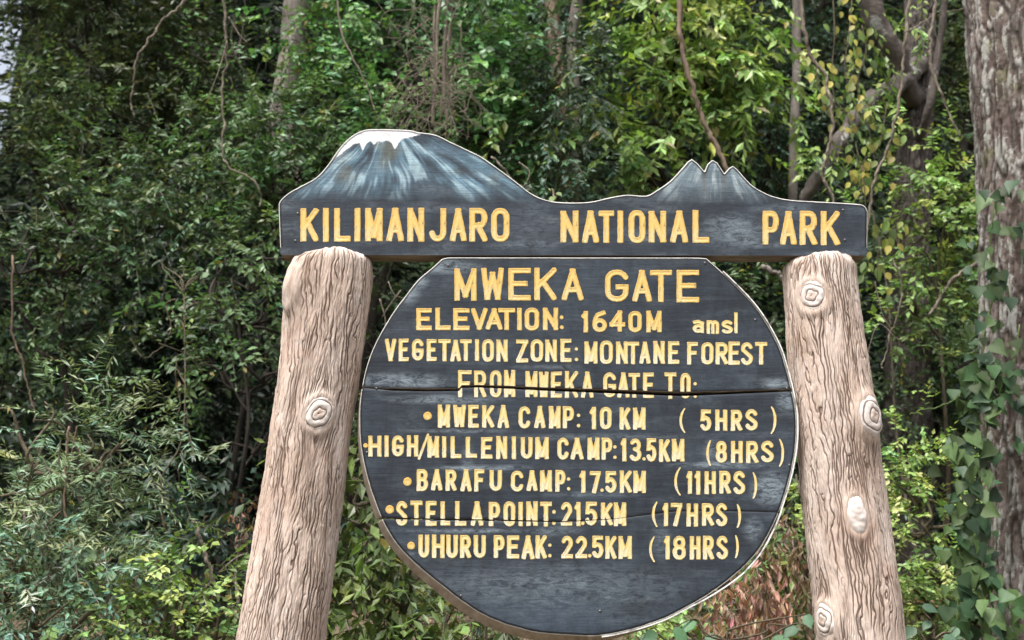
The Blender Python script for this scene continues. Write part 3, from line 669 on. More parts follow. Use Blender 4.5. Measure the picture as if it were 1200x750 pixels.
def post(rows, knots, ytop, seed, lab):
    """rows: (py, xleft, xright) of the outline; knots: (px, py, r px, bulge, elong)"""
    Yc = YS + .075
    pys = np.array([r[0] for r in rows], float); xl = np.array([r[1] for r in rows], float); xr = np.array([r[2] for r in rows], float)
    L = at(xl, pys, Yc); Rr = at(xr, pys, Yc); cen = (L + Rr) / 2; rad = (Rr[:, 0] - L[:, 0]) / 2
    o_ = np.argsort(cen[:, 2]); cz, cx, rd = cen[o_, 2], cen[o_, 0], rad[o_]
    z0, z1 = -.05, cz[-1]
    slope = (cx[2] - cx[0]) / (cz[2] - cz[0])
    nz = int((z1 - .9) / .0054); zz = np.concatenate([np.linspace(z0, .9, 12, endpoint=False), np.linspace(.9, z1, nz)]); th = np.concatenate([np.linspace(-pi * 1.03, pi * .03, 330, endpoint=False), np.linspace(pi * .03, pi * .97, 40, endpoint=False)]); nth = len(th)
    X0 = np.where(zz < cz[0], cx[0] + (zz - cz[0]) * slope, np.interp(zz, cz, cx)); R0 = np.where(zz < cz[0], rd[0] + (cz[0] - zz) * .012, np.interp(zz, cz, rd))
    TH, ZZ = np.meshgrid(th, zz); RR = R0[:, None] + 0 * TH
    ux, uy = np.cos(TH), np.sin(TH)                                # uy<0 faces the camera
    kn = []
    for (kx, ky, kr, bulge, el) in knots:
        p = at(kx, ky, Yc); zk = p[2]; xc = np.interp(zk, cz, cx); rk = np.interp(zk, cz, rd)
        # nearer face is magnified slightly: solve for the angle on the front
        c_ = (at(kx, ky, Yc - rk * .9)[0] - xc) / rk; c_ = max(-.97, min(.97, c_)); tk = -math.acos(c_)
        yk = Yc + rk * sin(tk); pk = at(kx, ky, yk); kn.append((tk, pk[2], kr / 320., bulge, el, rk, xc))
    # bark flow: push the grooves aside round each knot
    TW = TH.copy(); gl = np.zeros_like(TH); coll = np.zeros_like(TH)
    for (tk, zk, kr, bulge, el, rk, xc) in kn:
        du = np.angle(np.exp(1j * (TH - tk))) * rk; dz = (ZZ - zk) / el; d = np.hypot(du, dz)
        inf = np.exp(-(d / (kr * 2.0)) ** 2); TW = TW - np.sign(du) * inf * kr * 1.0 / rk * np.exp(-np.abs(du) / (kr * 1.2))
        coll = np.maximum(coll, np.exp(-((d - kr * 1.08) / (kr * .30)) ** 2)); RR = RR + bulge * np.exp(-(d / (kr * 1.25)) ** 2)
        gl = np.maximum(gl, np.clip(1.25 - d / kr, 0, 1) * 4)
    gl = np.clip(gl, 0, 1)
    q = lambda f, fz, s: np.stack([np.cos(TW) * f + s, np.sin(TW) * f, ZZ * fz], -1)
    NL = 58
    w1 = 2.6 * noise(q(.9, 1.3, seed + 4)) + 1.1 * noise(q(2.2, 4.2, seed + 7)) + .62 * noise(q(5, 14, seed + 8)) + .26 * noise(q(12, 34, seed + 5))
    w2 = 3.4 * noise(q(.9, 1.7, seed + 14)) + 1.5 * noise(q(2.0, 5.2, seed + 17)) + .6 * noise(q(6, 16, seed + 18))
    def ln(w_, N_, wd):
        ph = TW * N_ / (2 * pi) + w_; gt = np.gradient(ph, th, axis=1) / .15; gz_ = np.gradient(ph, zz, axis=0); gg = np.clip(np.hypot(gt, gz_), 12, 400)
        return np.clip(1.15 - np.abs((ph % 1) - .5) / gg / wd, 0, 1)
    k1 = np.clip(.75 + 1.7 * noise(q(5, 4.5, seed + 30)), .0, 1.1); k2 = np.clip(.15 + 2.2 * noise(q(5, 6, seed + 31)), 0, 1)
    gr = np.maximum(ln(w1, NL, .0031 + .0016 * noise(q(7, 9, seed + 33))) * k1, ln(w2, 47, .0027) * k2)
    gr = np.maximum(gr, ln(w1 * 1.9 + .3, NL * 2, .0024) * .5 * np.clip(.3 + 1.5 * noise(q(4, 5, seed + 35)), 0, 1))
    gr = gr * (1 - gl) * (1 - .75 * coll)
    lump = fbm(q(2.2, 3.0, seed + 9), 3)
    RR = RR + .006 * lump - .0044 * gr ** .8 + .006 * coll + .0022 * fbm(q(24, 30, seed), 3)
    # uneven rounded top
    topn = .020 * fbm(np.stack([np.cos(th) * 2.6, np.sin(th) * 2.6, 0 * th + seed], -1), 3)
    f = np.clip((ZZ - (z1 - .035)) / .035, 0, 1); RR = RR * (1 - .09 * f ** 3.0); ZZ2 = ZZ + f * topn[None]
    V = np.stack([X0[:, None] + RR * ux, Yc + RR * uy, ZZ2], -1)
    n = len(zz); i = np.arange(n - 1)[:, None] * nth; j = np.arange(nth)[None]; k = (j + 1) % nth
    Q = np.stack([i + j, i + k, i + nth + k, i + nth + j], -1).reshape(-1, 4)
    # domed cap
    caps = []; base = (n - 1) * nth; Vs = [V.reshape(-1, 3)]; cnt = n * nth; prev = base
    top = V[-1]; c0 = top.mean(0)
    for s, h in ((.85, .010), (.6, .017), (.3, .021)):
        ringv = c0 + (top - c0) * s; ringv[:, 2] += h + .004 * noise(ringv * 30); Vs.append(ringv)
        jj = np.arange(nth); kk = (jj + 1) % nth; caps.append(np.stack([prev + jj, prev + kk, cnt + kk, cnt + jj], -1)); prev = cnt; cnt += nth
    Vs.append((c0 + [0, 0, .022])[None]); jj = np.arange(nth)
    T = np.stack([prev + jj, prev + (jj + 1) % nth, np.full(nth, cnt)], -1)
    grf = np.concatenate([gr.ravel(), np.tile(np.clip(gr[-1] * .3, 0, 1), 3), [0]])
    tint = 1 + .10 * fbm(q(1.2, 1.4, seed + 20), 3); cc = np.stack([tint, tint * .99, tint * .985], -1).reshape(-1, 3)
    cc = np.concatenate([cc, np.ones((3 * nth + 1, 3))])
    VV = np.concatenate(Vs) - OFF
    po = obj('log_post', mesh('log_post', VV, quads=np.concatenate([Q] + caps), tris=T, mats=(M_POST,), attrs={'groove': grf, 'Col': cc}), sign)
    po['label'] = lab
    # cut branch stubs with rings
    for (tk, zk, kr, bulge, el, rk, xc) in kn:
        if el == 1.9: continue
        nr, na = 26, 48; a = np.arange(na) * 2 * pi / na; s = np.linspace(0.001, 1, nr)
        A, Sx = np.meshgrid(a, s); wob = 1 + .12 * noise(np.stack([np.cos(A) * 1.4, np.sin(A) * 1.4, 0 * A + tk * 9 + seed], -1))
        ringy = Sx * wob * 2.45 + .12; fr = np.abs(((ringy + .35 * noise(np.stack([np.cos(A), np.sin(A), Sx + seed], -1))) % 1) - .5) * 2
        g2 = np.clip(fr * 1.3 - .3, 0, 1) ** 2.6 * (Sx < .93) * (0.0 if el > 1.5 else 1)
        du = kr * Sx * np.cos(A) * wob; dz = kr * el * Sx * np.sin(A) * wob
        lift = bulge + .011 - .016 * Sx ** 5 - .0042 * g2 + .002 * noise(np.stack([du * 60, dz * 60, 0 * du], -1))
        t_ = tk + du / rk; r_ = rk + lift
        z_ = zk + dz; xc_ = np.interp(z_, cz, cx)
        V = np.stack([xc_ + r_ * np.cos(t_), Yc + r_ * np.sin(t_), z_], -1)
        i = np.arange(nr - 1)[:, None] * na; j = np.arange(na)[None]; k = (j + 1) % na
        Q = np.stack([i + j, i + k, i + na + k, i + na + j], -1).reshape(-1, 4)[:, ::-1]
        obj('knot', mesh('knot', V.reshape(-1, 3) - OFF, quads=Q, mats=(M_KNOT,), attrs={'groove': g2.ravel(), 'core': np.exp(-(Sx / .28) ** 2).ravel() * (el < 1.5)}), po)
    return po
post([(303, 343, 437), (320, 340, 437), (345, 336, 435), (400, 331, 428), (450, 325, 421), (500, 317, 412), (550, 311, 406), (600, 303, 400), (650, 295, 393), (700, 286, 387), (750, 278, 380)],
     [(375, 484.5, 18, .004, 1.15), (343, 336, 13, .040, 1.9)], 303, 3.3, 'left log-shaped post with a ringed knot at its middle')
post([(309, 918, 1003), (330, 918, 1004), (400, 922, 1012), (450, 927, 1020), (500, 932, 1027), (550, 937, 1033), (600, 941, 1040), (650, 946, 1048), (700, 952, 1055), (750, 957, 1060)],
     [(952, 347, 18, .005, 1.1), (1019, 488, 19, .020, 1.3), (1003, 604, 12, .003, 1.95), (972, 727, 15, .006, 1.35)], 309, 41.7, 'right log-shaped post with four cut knots down its length')
#@@VEG
# ================================================================== VEGETATION
UP = np.array([0, 0, 1.])
def rvec(n, s=1.0): return rng.normal(size=(n, 3)) * s
def leaf_mesh(name, pos, d, up, L, W, col, mat, fold=.18, curl=.18, parent=None, off=(0, 0, 0), stems=None, rich=False):
    """pos,d,up: (n,3) leaf base, axis and face normal; one small folded, curled blade per row"""
    n = len(pos); d = unit(d); N = unit(up - d * (up * d).sum(-1, keepdims=True)); Wd = np.cross(d, N)
    L = np.broadcast_to(L, (n,))[:, None]; W = np.broadcast_to(W, (n,))[:, None]
    curl = curl * rng.uniform(.2, 1.8, (n, 1))
    if rich:                                                      # 8 verts, 6 tris/quads : an oval blade
        us = [(0, 0, 0), (.28, .40, .0), (.62, .42, .0), (1, 0, 0), (.62, -.42, 0), (.28, -.40, 0), (.35, 0, -1), (.7, 0, -1)]
        F = [(0, 6, 1), (1, 6, 7), (1, 7, 2), (2, 7, 3), (0, 5, 6), (5, 4, 7), (5, 7, 6), (4, 3, 7)]
    else:
        us = [(0, 0, 0), (.42, .5, 0), (1, 0, 0), (.42, -.5, 0), (.45, 0, -1)]
        F = [(0, 4, 1), (1, 4, 2), (0, 3, 4), (3, 2, 4)]
    V = []
    for (a, b, c) in us:
        V.append(pos + d * L * a + Wd * W * b + N * (W * fold * c - L * curl * a * a))
    V = np.stack(V, 1); m_ = len(us)
    T = np.array(F)[None] + np.arange(n)[:, None, None] * m_
    C = np.repeat(col[:, None], m_, 1).reshape(-1, 3)
    V = V.reshape(-1, 3); T = T.reshape(-1, 3)
    if stems is not None:                                         # thin three-sided stems appended to the same mass
        A, B, r, sc = stems; k = len(A); ax = unit(B - A); s1 = unit(np.cross(ax, UP + .01)); s2 = np.cross(ax, s1)
        ring_ = [s1 * r, (-.5 * s1 + .87 * s2) * r, (-.5 * s1 - .87 * s2) * r]
        SV = np.stack([A + q for q in ring_] + [B + q * .5 for q in ring_], 1).reshape(-1, 3)
        ST = np.array([(0, 1, 4), (0, 4, 3), (1, 2, 5), (1, 5, 4), (2, 0, 3), (2, 3, 5)])[None] + np.arange(k)[:, None, None] * 6 + len(V)
        V = np.concatenate([V, SV]); T = np.concatenate([T, ST.reshape(-1, 3)]); C = np.concatenate([C, np.tile(np.array(sc, float), (k * 6, 1))])
    o = obj(name, mesh(name, V - np.asarray(off), tris=T, mats=(mat,), smooth=False, attrs={'Col': C}), parent)
    return o

SP = {  # leaf length, width ratio, leaves per twig, twig length, droop, base colour
 'small':  dict(L=.062, W=.46, k=11, T=.30, droop=.25, col=(.050, .078, .030)),
 'olive':  dict(L=.070, W=.42, k=11, T=.34, droop=.30, col=(.062, .080, .030)),
 'vine':   dict(L=.072, W=.72, k=10, T=.36, droop=.55, col=(.062, .115, .040)),
 'big':    dict(L=.110, W=.44, k=9,  T=.36, droop=.75, col=(.110, .150, .036)),
 'bluish': dict(L=.060, W=.40, k=12, T=.34, droop=.40, col=(.044, .072, .042)),
 'thin':   dict(L=.062, W=.18, k=18, T=.24, droop=.05, col=(.130, .160, .085)),
 'bright': dict(L=.060, W=.60, k=10, T=.25, droop=.15, col=(.110, .150, .040)),
 'dark':   dict(L=.090, W=.50, k=9,  T=.40, droop=.45, col=(.020, .034, .020)),  # leaf colour darkened to carry the shade of the deep forest
}
def twigs(name, base, out, sp, parent=None, off=(0, 0, 0), tint=None, scale=1.0, yellow=.03, mat=None, kk=None, rich=False, colmul=1.0):
    yellow = yellow * .4
    """every twig: a curved shoot carrying alternate leaves"""
    p = SP[sp]; n = len(base); k = kk or p['k']; Tl = p['T'] * scale * rng.uniform(.6, 1.35, n)
    out = unit(out + rvec(n, .28)); out[:, 2] -= p['droop'] * rng.uniform(0, 1, n); out = unit(out)
    sag = p['droop'] * .5 * rng.uniform(.3, 1.2, n)
    t = (np.arange(k)[None] + rng.uniform(-.3, .3, (n, k)) + 1) / k
    P = base[:, None] + out[:, None] * (t * Tl[:, None])[..., None]; P[..., 2] -= (t ** 2) * (sag * Tl)[:, None]
    side = unit(np.cross(out, UP + rvec(n, .2))); sg = np.where(np.arange(k) % 2 == 0, 1., -1.)[None, :, None]
    d = out[:, None] * .6 + side[:, None] * sg * rng.uniform(.5, 1.1, (n, k, 1)) + rng.normal(size=(n, k, 3)) * .22
    d[..., 2] -= p['droop'] * rng.uniform(.2, 1., (n, k)); d[:, -1] = out
    upv = UP + rng.normal(size=(n, k, 3)) * .38 + out[:, None] * .35
    L = p['L'] * 1.14 * scale * rng.uniform(.6, 1.25, (n, k)) * (1 - .35 * t ** 3)
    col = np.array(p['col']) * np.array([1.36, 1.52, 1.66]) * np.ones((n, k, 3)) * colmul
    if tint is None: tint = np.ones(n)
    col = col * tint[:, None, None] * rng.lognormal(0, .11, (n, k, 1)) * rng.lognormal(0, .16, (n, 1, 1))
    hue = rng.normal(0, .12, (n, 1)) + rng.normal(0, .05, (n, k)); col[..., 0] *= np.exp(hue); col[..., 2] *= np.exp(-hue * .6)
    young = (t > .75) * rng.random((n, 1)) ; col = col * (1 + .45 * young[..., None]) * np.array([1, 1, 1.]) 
    yl = rng.random((n, k)) < yellow; col[yl] = np.array([.22, .19, .045]) * rng.uniform(.6, 1.2, (yl.sum(), 1))
    fl = lambda a: a.reshape(-1, *a.shape[2:])
    mid = base + out * (Tl * .5)[:, None]; mid[:, 2] -= .25 * sag * Tl; end = P[:, -1]
    A = np.concatenate([base, mid]); B = np.concatenate([mid, end])
    return leaf_mesh(name, fl(P), fl(d), fl(upv), fl(L), fl(L) * p['W'] * rng.uniform(.8, 1.2, n * k), fl(np.clip(col, .004, .5)), mat or M_LEAF,
                     parent=parent, off=off, stems=(A, B, .0022 * scale + .0008, (.07, .065, .035)), rich=rich)

def blob_twigs(blobs, dens, sub=.20, shell=.35):
    """twig bases spread in small clusters over the near and upper side of ellipsoid blobs"""
    Bs, Os, Ts = [], [], []
    for (px, py, Y, rx, rz, *rest) in blobs:
        c = at(px, py, Y); a = rx * Y / F; b = rz * Y / F; dpt = (a + b) * .5 * (rest[0] if rest else .8)
        area = a * b; K = max(4 if dens > 5 else 1, int(area * dens * 12)); m_ = 11 if dens > 5 else 6
        dv = unit(rvec(K)); dv[:, 1] = np.where(dv[:, 1] > .45, -dv[:, 1], dv[:, 1])
        r = rng.uniform(1 - shell, 1.05, K)[:, None] * (1 + .28 * noise(dv * 2.1 + c))[:, None]
        cc = c + dv * np.array([a, dpt, b]) * r
        kp = (noise(cc * 1.5 + 5) > -.16) | (area < .04); cc, dv = cc[kp], dv[kp]; K = len(cc)
        tn = rng.lognormal(0, .28, K) * (1 + .55 * noise(cc * .9 + 31))
        hang = (rng.random((K, 1)) < .45) * rng.uniform(.25, .95, (K, 1)) * min(1, b * 1.6)
        bs = np.repeat(cc, m_, 0) + rvec(K * m_, sub) * np.repeat(np.where(hang > 0, [[.45, .45, 1]], 1.), m_, 0); bs[:, 2] -= (hang * (np.arange(m_) / m_)[None]).ravel()
        od = np.repeat(dv, m_, 0) * np.array([.7, .8, .6]) + rvec(K * m_, .35) + np.array([0, -.15, -.05])
        Bs.append(bs); Os.append(od); Ts.append(np.repeat(tn, m_))
    return np.concatenate(Bs), np.concatenate(Os), np.concatenate(Ts)

def limb_path(a, b, bend, n=9):
    a = np.asarray(a, float); b = np.asarray(b, float); L = np.linalg.norm(b - a)
    k1 = a + (b - a) * .33 + rvec(1, bend * L)[0]; k2 = a + (b - a) * .68 + rvec(1, bend * L)[0]
    return catmull([a, k1, k2, b], n)
def tree(name, label, cat, foot, blobs, sp, dens=6.0, group=None, bark=None, tr=.09, scale=1.0, tint=1.0, limbs=True, **kw):
    x, y = foot; gz = float(ground_z(x, y)); root = thing(name, label, cat, (x, y, gz - .05), group)
    B, O, T = blob_twigs(blobs, dens); off = np.array(root.location)
    cs = [at(b[0], b[1], b[2]) for b in blobs]; top = max(c[2] for c in cs)
    tb = Tubes(); ct = np.mean(cs, 0); ct[2] = gz + (top - gz) * .75
    path = limb_path((x, y, gz - .05), ct, .04, 10); rad = np.linspace(tr, tr * .35, len(path)); tb.add(path, rad, 10, .12, 9)
    tb.build('trunk', bark or M_BARKDARK, root, off)
    if limbs:
        br = Tubes()
        for b, c in zip(blobs, cs):
            i = int(np.argmin(np.abs(path[:, 2] - (c[2] - .25 * abs(c[0] - x) - .2)))); s = path[min(i, len(path) - 2)]
            p2 = limb_path(s, c, .09, 6); br.add(p2, np.linspace(tr * .38, .008, len(p2)), 6, .1)
            for _ in range(4):
                e = c + rvec(1)[0] * b[3] * b[2] / F * .7; p3 = limb_path(p2[len(p2) // 2 + 2], e, .12, 5); br.add(p3, np.linspace(.014, .004, len(p3)), 5)
        br.build('branch', bark or M_BARKDARK, root, off)['kind'] = 'stuff'
    twigs('crown', B, O, sp, root, off, tint=T * tint, scale=scale, **kw)
    return root

# steep wooded hillside added behind everything to block sky light; it falls away at the far left where the sky shows
hx = np.linspace(-60, 60, 121); hy = np.linspace(20, 60, 60); HX, HY = np.meshgrid(hx, hy)
az = HX / HY
rise = np.clip((HY - 20.5) * 1.15, 0, 26) * (.25 + .75 * np.clip((az + .388) / .012, 0, 1))
HZ = 1.9 + rise + 1.3 * fbm(np.stack([HX * .35, HY * .35, 0 * HX + 9], -1), 4) * np.clip((HY - 20) / 3, 0, 1) - 1.2 * (HY < 20.5)
i_ = (np.arange(59)[:, None] * 121 + np.arange(120)[None]).ravel()
m = Mat('hillside_woodland'); m.base(m.ramp(m.noise(3, 10, None, .8), [(.35, (.006, .010, .006)), (.6, (.035, .05, .025))])); m.rough(1); m.spec(0.05); m.bump(m.noise(4, 8), 1, .3)
hill = obj('hillside', mesh('hillside', np.stack([HX, HY, HZ], -1).reshape(-1, 3), quads=np.stack([i_, i_ + 1, i_ + 122, i_ + 121], -1), mats=(m.m,)))
hill['kind'] = 'structure'; hill['label'] = 'steep wooded hillside added behind the forest edge to block the sky'
# crowns added overhead above the frame to shade the forest below
n = 6000; X = rng.uniform(-9, 9, n); Y = rng.uniform(10.5, 19, n); Z = 1.4 + Y * np.tan(R(27)) + rng.uniform(.2, 2.6, n) + .5 * noise(np.stack([X * .5, Y * .5, 0 * X], -1))
B = np.stack([X, Y, Z], -1); B = B[noise(B * .6) > -.25]
fc = twigs('added_shade_canopy', B, np.array([0, -.3, -.1]) + 0 * B, 'dark', scale=1.8, kk=7, yellow=.01); fc['kind'] = 'stuff'; fc['label'] = 'leafy canopy added above the frame to shade the forest edge'
# far forest closing the view: one mass nobody could count
n = 13000
X = rng.uniform(-10, 10, n); Y = rng.uniform(15.5, 19, n); Z = ground_z(X, Y) + rng.uniform(0, 1, n) ** .9 * 9.6
pxx, pyy = to_px(np.stack([X, Y, Z], -1))
gapL = np.hypot((pxx + 2) / 48, (pyy - 60) / 62) < 1
keep = ~gapL & (noise(np.stack([X * .7, Y * .7, Z * .7], -1)) > -.42)
keep &= rng.random(n) < np.where(pyy < 120, .93, 1)
B = np.stack([X, Y, Z], -1)[keep]
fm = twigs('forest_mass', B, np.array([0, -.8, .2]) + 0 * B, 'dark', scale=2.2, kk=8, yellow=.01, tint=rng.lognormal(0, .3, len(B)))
fm['kind'] = 'stuff'; fm['label'] = 'deep shaded forest far behind the trees, too dense to count'

GRP = 'leafy trees of the forest edge behind the sign'
tree('small_leaved_tree', 'dark olive small-leaved tree filling the top left corner beside the bright sky gap', 'tree', (-3.6, 11.6),
     [(95, 40, 11.6, 80, 60), (60, 150, 11.2, 60, 50), (185, 60, 11.8, 80, 70), (150, 150, 11.4, 80, 60), (30, -30, 12, 60, 50), (225, 130, 11.9, 60, 60), (-20, 170, 11.4, 45, 45), (120, -60, 12, 120, 60)], 'olive', 8.5, GRP, tint=1.0)
tree('small_leaved_tree', 'mid-green tree with pale shoot tips at the left edge, just below the olive one', 'tree', (-3.0, 9.9),
     [(60, 225, 10.0, 80, 45), (150, 235, 9.9, 70, 45), (30, 290, 9.8, 70, 55), (-50, 260, 10, 60, 80), (110, 310, 10.1, 70, 50), (200, 200, 10.1, 50, 40), (20, 370, 10.1, 60, 50), (90, 395, 10.4, 70, 50, .5)], 'small', 8.5, GRP, tint=1.05, yellow=.05, tr=.04)
tree('shady_tree', 'tree with the shade of the hollow left of the left post put into its dark leaves', 'tree', (-1.75, 12.3),
     [(130, 430, 11.2, 90, 70), (220, 380, 11.5, 70, 80), (200, 300, 11.3, 70, 60), (230, 500, 11.6, 90, 80), (160, 560, 11.6, 90, 80), (260, 600, 11.6, 80, 70), (60, 480, 11.2, 90, 60), (280, 450, 11.9, 50, 80)], 'dark', 8.5, GRP, tint=.75, yellow=.01, tr=.025)  # shade of the hollow painted in by dark leaf colour and low tint
tree('small_leaved_tree', 'green tree with hanging shoots directly left of the painted mountain', 'tree', (-2.1, 9.8),
     [(300, 150, 10.1, 60, 60), (350, 110, 10.2, 55, 60), (320, 230, 9.8, 45, 55), (275, 215, 10, 50, 55), (270, 90, 10.8, 50, 60), (395, 170, 10, 35, 50), (350, 200, 9.9, 40, 40), (275, 20, 11.2, 50, 50)], 'small', 9.5, GRP, tint=1.4, tr=.025)
tree('small_leaved_tree', 'leafy tree hugging the outer side of the left post', 'tree', (-1.75, 9.0),
     [(310, 300, 9.1, 40, 50), (285, 360, 9.0, 50, 45), (270, 440, 9.1, 50, 50), (300, 520, 9.1, 40, 50), (255, 330, 9.3, 40, 25, .5), (315, 430, 9, 35, 60), (230, 420, 9.3, 25, 18, .5)], 'small', 7.0, GRP, tint=1.2, tr=.022)
tree('vine_smothered_tree', 'tree smothered in bright green climbing leaves above the painted mountain', 'tree', (-1.2, 10.6),
     [(400, 45, 10.6, 55, 55), (455, 30, 10.4, 50, 50), (420, 120, 10.4, 45, 45), (560, 30, 10.2, 35, 60), (565, 110, 10.1, 35, 50), (590, 155, 10.0, 35, 40), (470, 100, 10.9, 40, 50), (455, 150, 10.3, 30, 30), (575, 190, 10, 30, 25), (500, -40, 10.8, 110, 50), (620, 95, 10.2, 18, 14), (548, 165, 10.1, 30, 35)], 'vine', 10.5, GRP, tint=1.45)
tree('shady_tree', 'dark tree behind the dip between the two painted peaks', 'tree', (.75, 12.3),
     [(660, 40, 12.4, 60, 70), (690, 120, 12.3, 60, 60), (650, 190, 12, 50, 40), (720, 200, 12, 60, 45), (735, 30, 12.5, 50, 70), (620, 230, 12, 50, 30), (640, -60, 12.5, 100, 60), (650, 260, 11.8, 80, 50)], 'bluish', 8.0, GRP, tint=.85)
tree('drooping_leaf_tree', 'tree with yellow-green drooping leaves above the small jagged peaks', 'tree', (1.45, 10.4),
     [(800, 25, 10.3, 60, 40), (770, 75, 10.3, 30, 45), (840, 60, 10.4, 32, 50), (765, 140, 10.2, 26, 50), (758, 190, 10.1, 20, 25), (860, 10, 10.6, 40, 35), (820, 115, 10.6, 25, 25), (690, 155, 10, 26, 14), (850, 95, 10.3, 25, 30), (810, -50, 10.8, 90, 50)], 'big', 9.5, GRP, tint=1.45, yellow=.12)
tree('shady_tree', 'bluish-green fine-leaved tree behind the right end of the top board', 'tree', (2.2, 11.7),
     [(880, 130, 11.6, 50, 60), (900, 200, 11.3, 55, 35), (930, 70, 11.8, 50, 60), (850, 180, 11.4, 45, 35), (960, 160, 11.8, 45, 60), (915, 0, 12, 50, 50), (990, 40, 12.2, 50, 50), (960, 215, 11.5, 50, 30), (970, -60, 12.4, 90, 60)], 'bluish', 9.5, GRP, tint=1.0)
tree('small_leaved_tree', 'bright leafy tree showing between the dark trunk and the big bark trunk', 'tree', (3.7, 11.4),
     [(1105, 190, 11.4, 40, 60), (1110, 260, 11.2, 40, 40), (1090, 130, 11.9, 40, 50), (1110, 60, 12.1, 45, 60), (1115, 330, 11.4, 30, 45), (1180, 0, 12.5, 80, 90), (1240, 120, 12.3, 70, 110)], 'olive', 8.5, GRP, tint=1.35, yellow=.07)
tree('shady_tree', 'dark leafy tree in the shade just right of the right post', 'tree', (3.0, 10.6),
     [(1050, 370, 10.6, 40, 60), (1090, 420, 10.8, 50, 50), (1060, 470, 10.5, 40, 40), (1030, 300, 10.9, 25, 60), (1110, 490, 10.8, 45, 45), (1180, 400, 11.3, 60, 90), (1210, 560, 11.3, 60, 90)], 'small', 7.5, GRP, tint=.9)
tree('shady_tree', 'dark leafy tree seen in the narrow gap between the left post and the round board', 'tree', (-.9, 9.6),
     [(450, 340, 9.6, 45, 30), (430, 400, 9.5, 30, 40), (500, 480, 10, 90, 90), (450, 560, 9.5, 40, 40)], 'small', 6.5, GRP, tint=.95)
tree('shady_tree', 'dark leafy tree seen in the gap between the round board and the right post', 'tree', (1.9, 9.6),
     [(880, 330, 9.8, 35, 30), (900, 380, 9.7, 30, 40), (800, 450, 10.2, 90, 100), (640, 420, 10.6, 110, 120), (930, 560, 9.6, 30, 60)], 'small', 6.5, GRP, tint=1.0)
tree('leafy_creeper', 'loose creeper foliage half hiding the leaning lichened limb at the upper right', 'creeper', (2.9, 9.7),
     [(1002, 128, 9.6, 13, 11), (958, 200, 9.6, 18, 14), (1040, 95, 9.6, 14, 9), (1025, 60, 9.7, 10, 12), (980, 170, 9.6, 12, 12), (990, 50, 9.7, 10, 16), (1020, 225, 9.8, 9, 10), (935, 120, 9.8, 8, 12), (1080, 10, 9.8, 16, 8), (968, 160, 9.7, 8, 8)], 'big', 4.9, GRP, tint=1.3, scale=.7, tr=.012, bark=M_LIANA, limbs=False)
tree('leafy_creeper', 'loose creeper foliage half hiding the two slim trunks above the dip of the top board', 'creeper', (.35, 9.9),
     [(652, 75, 9.8, 16, 14), (668, 150, 9.8, 22, 14), (640, 12, 9.9, 20, 10), (690, 60, 9.9, 18, 20), (660, 205, 9.7, 30, 16), (640, 120, 9.8, 12, 14)], 'bluish', 6.0, GRP, tint=1.25, tr=.012, bark=M_LIANA, limbs=False)
#@@SHRUBS
SH = 'shrubs growing on the bank'
def shrub(label, foot, blobs, sp, dens, name='leafy_shrub', **kw):
    return tree(name, label, 'shrub', foot, blobs, sp, dens, kw.pop('group', SH), bark=kw.pop('bark', M_TWIG), tr=kw.pop('tr', .022), **kw)
shrub('grey-olive willowy shrub with narrow leaves in the lower left corner', (-2.55, 7.3),
      [(50, 520, 7.3, 55, 35), (110, 540, 7.2, 50, 30), (25, 590, 7.3, 50, 50), (90, 600, 7.3, 60, 50), (140, 520, 7.1, 28, 16), (60, 660, 7.2, 70, 50), (-30, 540, 7.4, 50, 60), (15, 690, 7.1, 70, 50)], 'thin', 13, name='willowy_shrub', tint=.85, yellow=.01)
shrub('bluish-green feathery shrub low at the left edge under the willowy one', (-2.75, 6.9),
      [(20, 650, 6.9, 40, 30), (60, 715, 6.8, 60, 30), (-20, 700, 6.9, 60, 50), (130, 725, 6.8, 40, 20)], 'bluish', 9, name='feathery_shrub', tint=1.5, scale=.8)
shrub('pale green low shrub at the foot of the bank left of the left post', (-1.9, 6.9),
      [(190, 722, 6.9, 40, 22), (230, 735, 6.8, 45, 22), (160, 738, 6.8, 40, 20), (265, 745, 6.8, 30, 14), (215, 700, 7, 25, 12)], 'bright', 8, tint=1.1, scale=.75)
shrub('green shrub with lance-shaped leaves between the left post and the round board', (-.75, 7.0),
      [(420, 610, 7.1, 28, 40), (425, 690, 7, 35, 35), (470, 710, 7, 40, 35), (520, 735, 7, 45, 20), (415, 560, 7.3, 18, 30), (590, 760, 7, 40, 20)], 'big', 10, name='lance_leaved_shrub', tint=.62, scale=.8, yellow=.02)
shrub('yellow-green shrub with many small round leaves right of the right post', (2.75, 8.0),
      [(1075, 600, 8, 45, 30), (1095, 560, 8.1, 35, 25), (1080, 660, 7.9, 45, 35), (1065, 720, 7.8, 45, 30), (1110, 700, 7.9, 35, 40), (1060, 560, 8.2, 20, 20)], 'bright', 13, tint=1.75, scale=.75, yellow=.05)
shrub('bright green bush between the lower right of the round board and the right post', (1.6, 7.7),
      [(935, 610, 7.8, 20, 35), (920, 660, 7.8, 22, 22), (850, 715, 7.6, 35, 22), (890, 690, 7.8, 25, 18), (780, 748, 7.5, 50, 14), (945, 550, 8, 14, 30)], 'bright', 9.5, tint=1.5, scale=.85)
shrub('glossy yellow-green sprig above the right end of the top board near the dark trunk', (3.1, 10.2),
      [(1110, 215, 9.6, 22, 18), (1065, 245, 9.6, 16, 14), (1125, 255, 9.6, 16, 20), (1055, 345, 9.4, 14, 26), (1110, 330, 9.8, 20, 12)], 'bright', 12, name='glossy_sapling', tint=1.25)
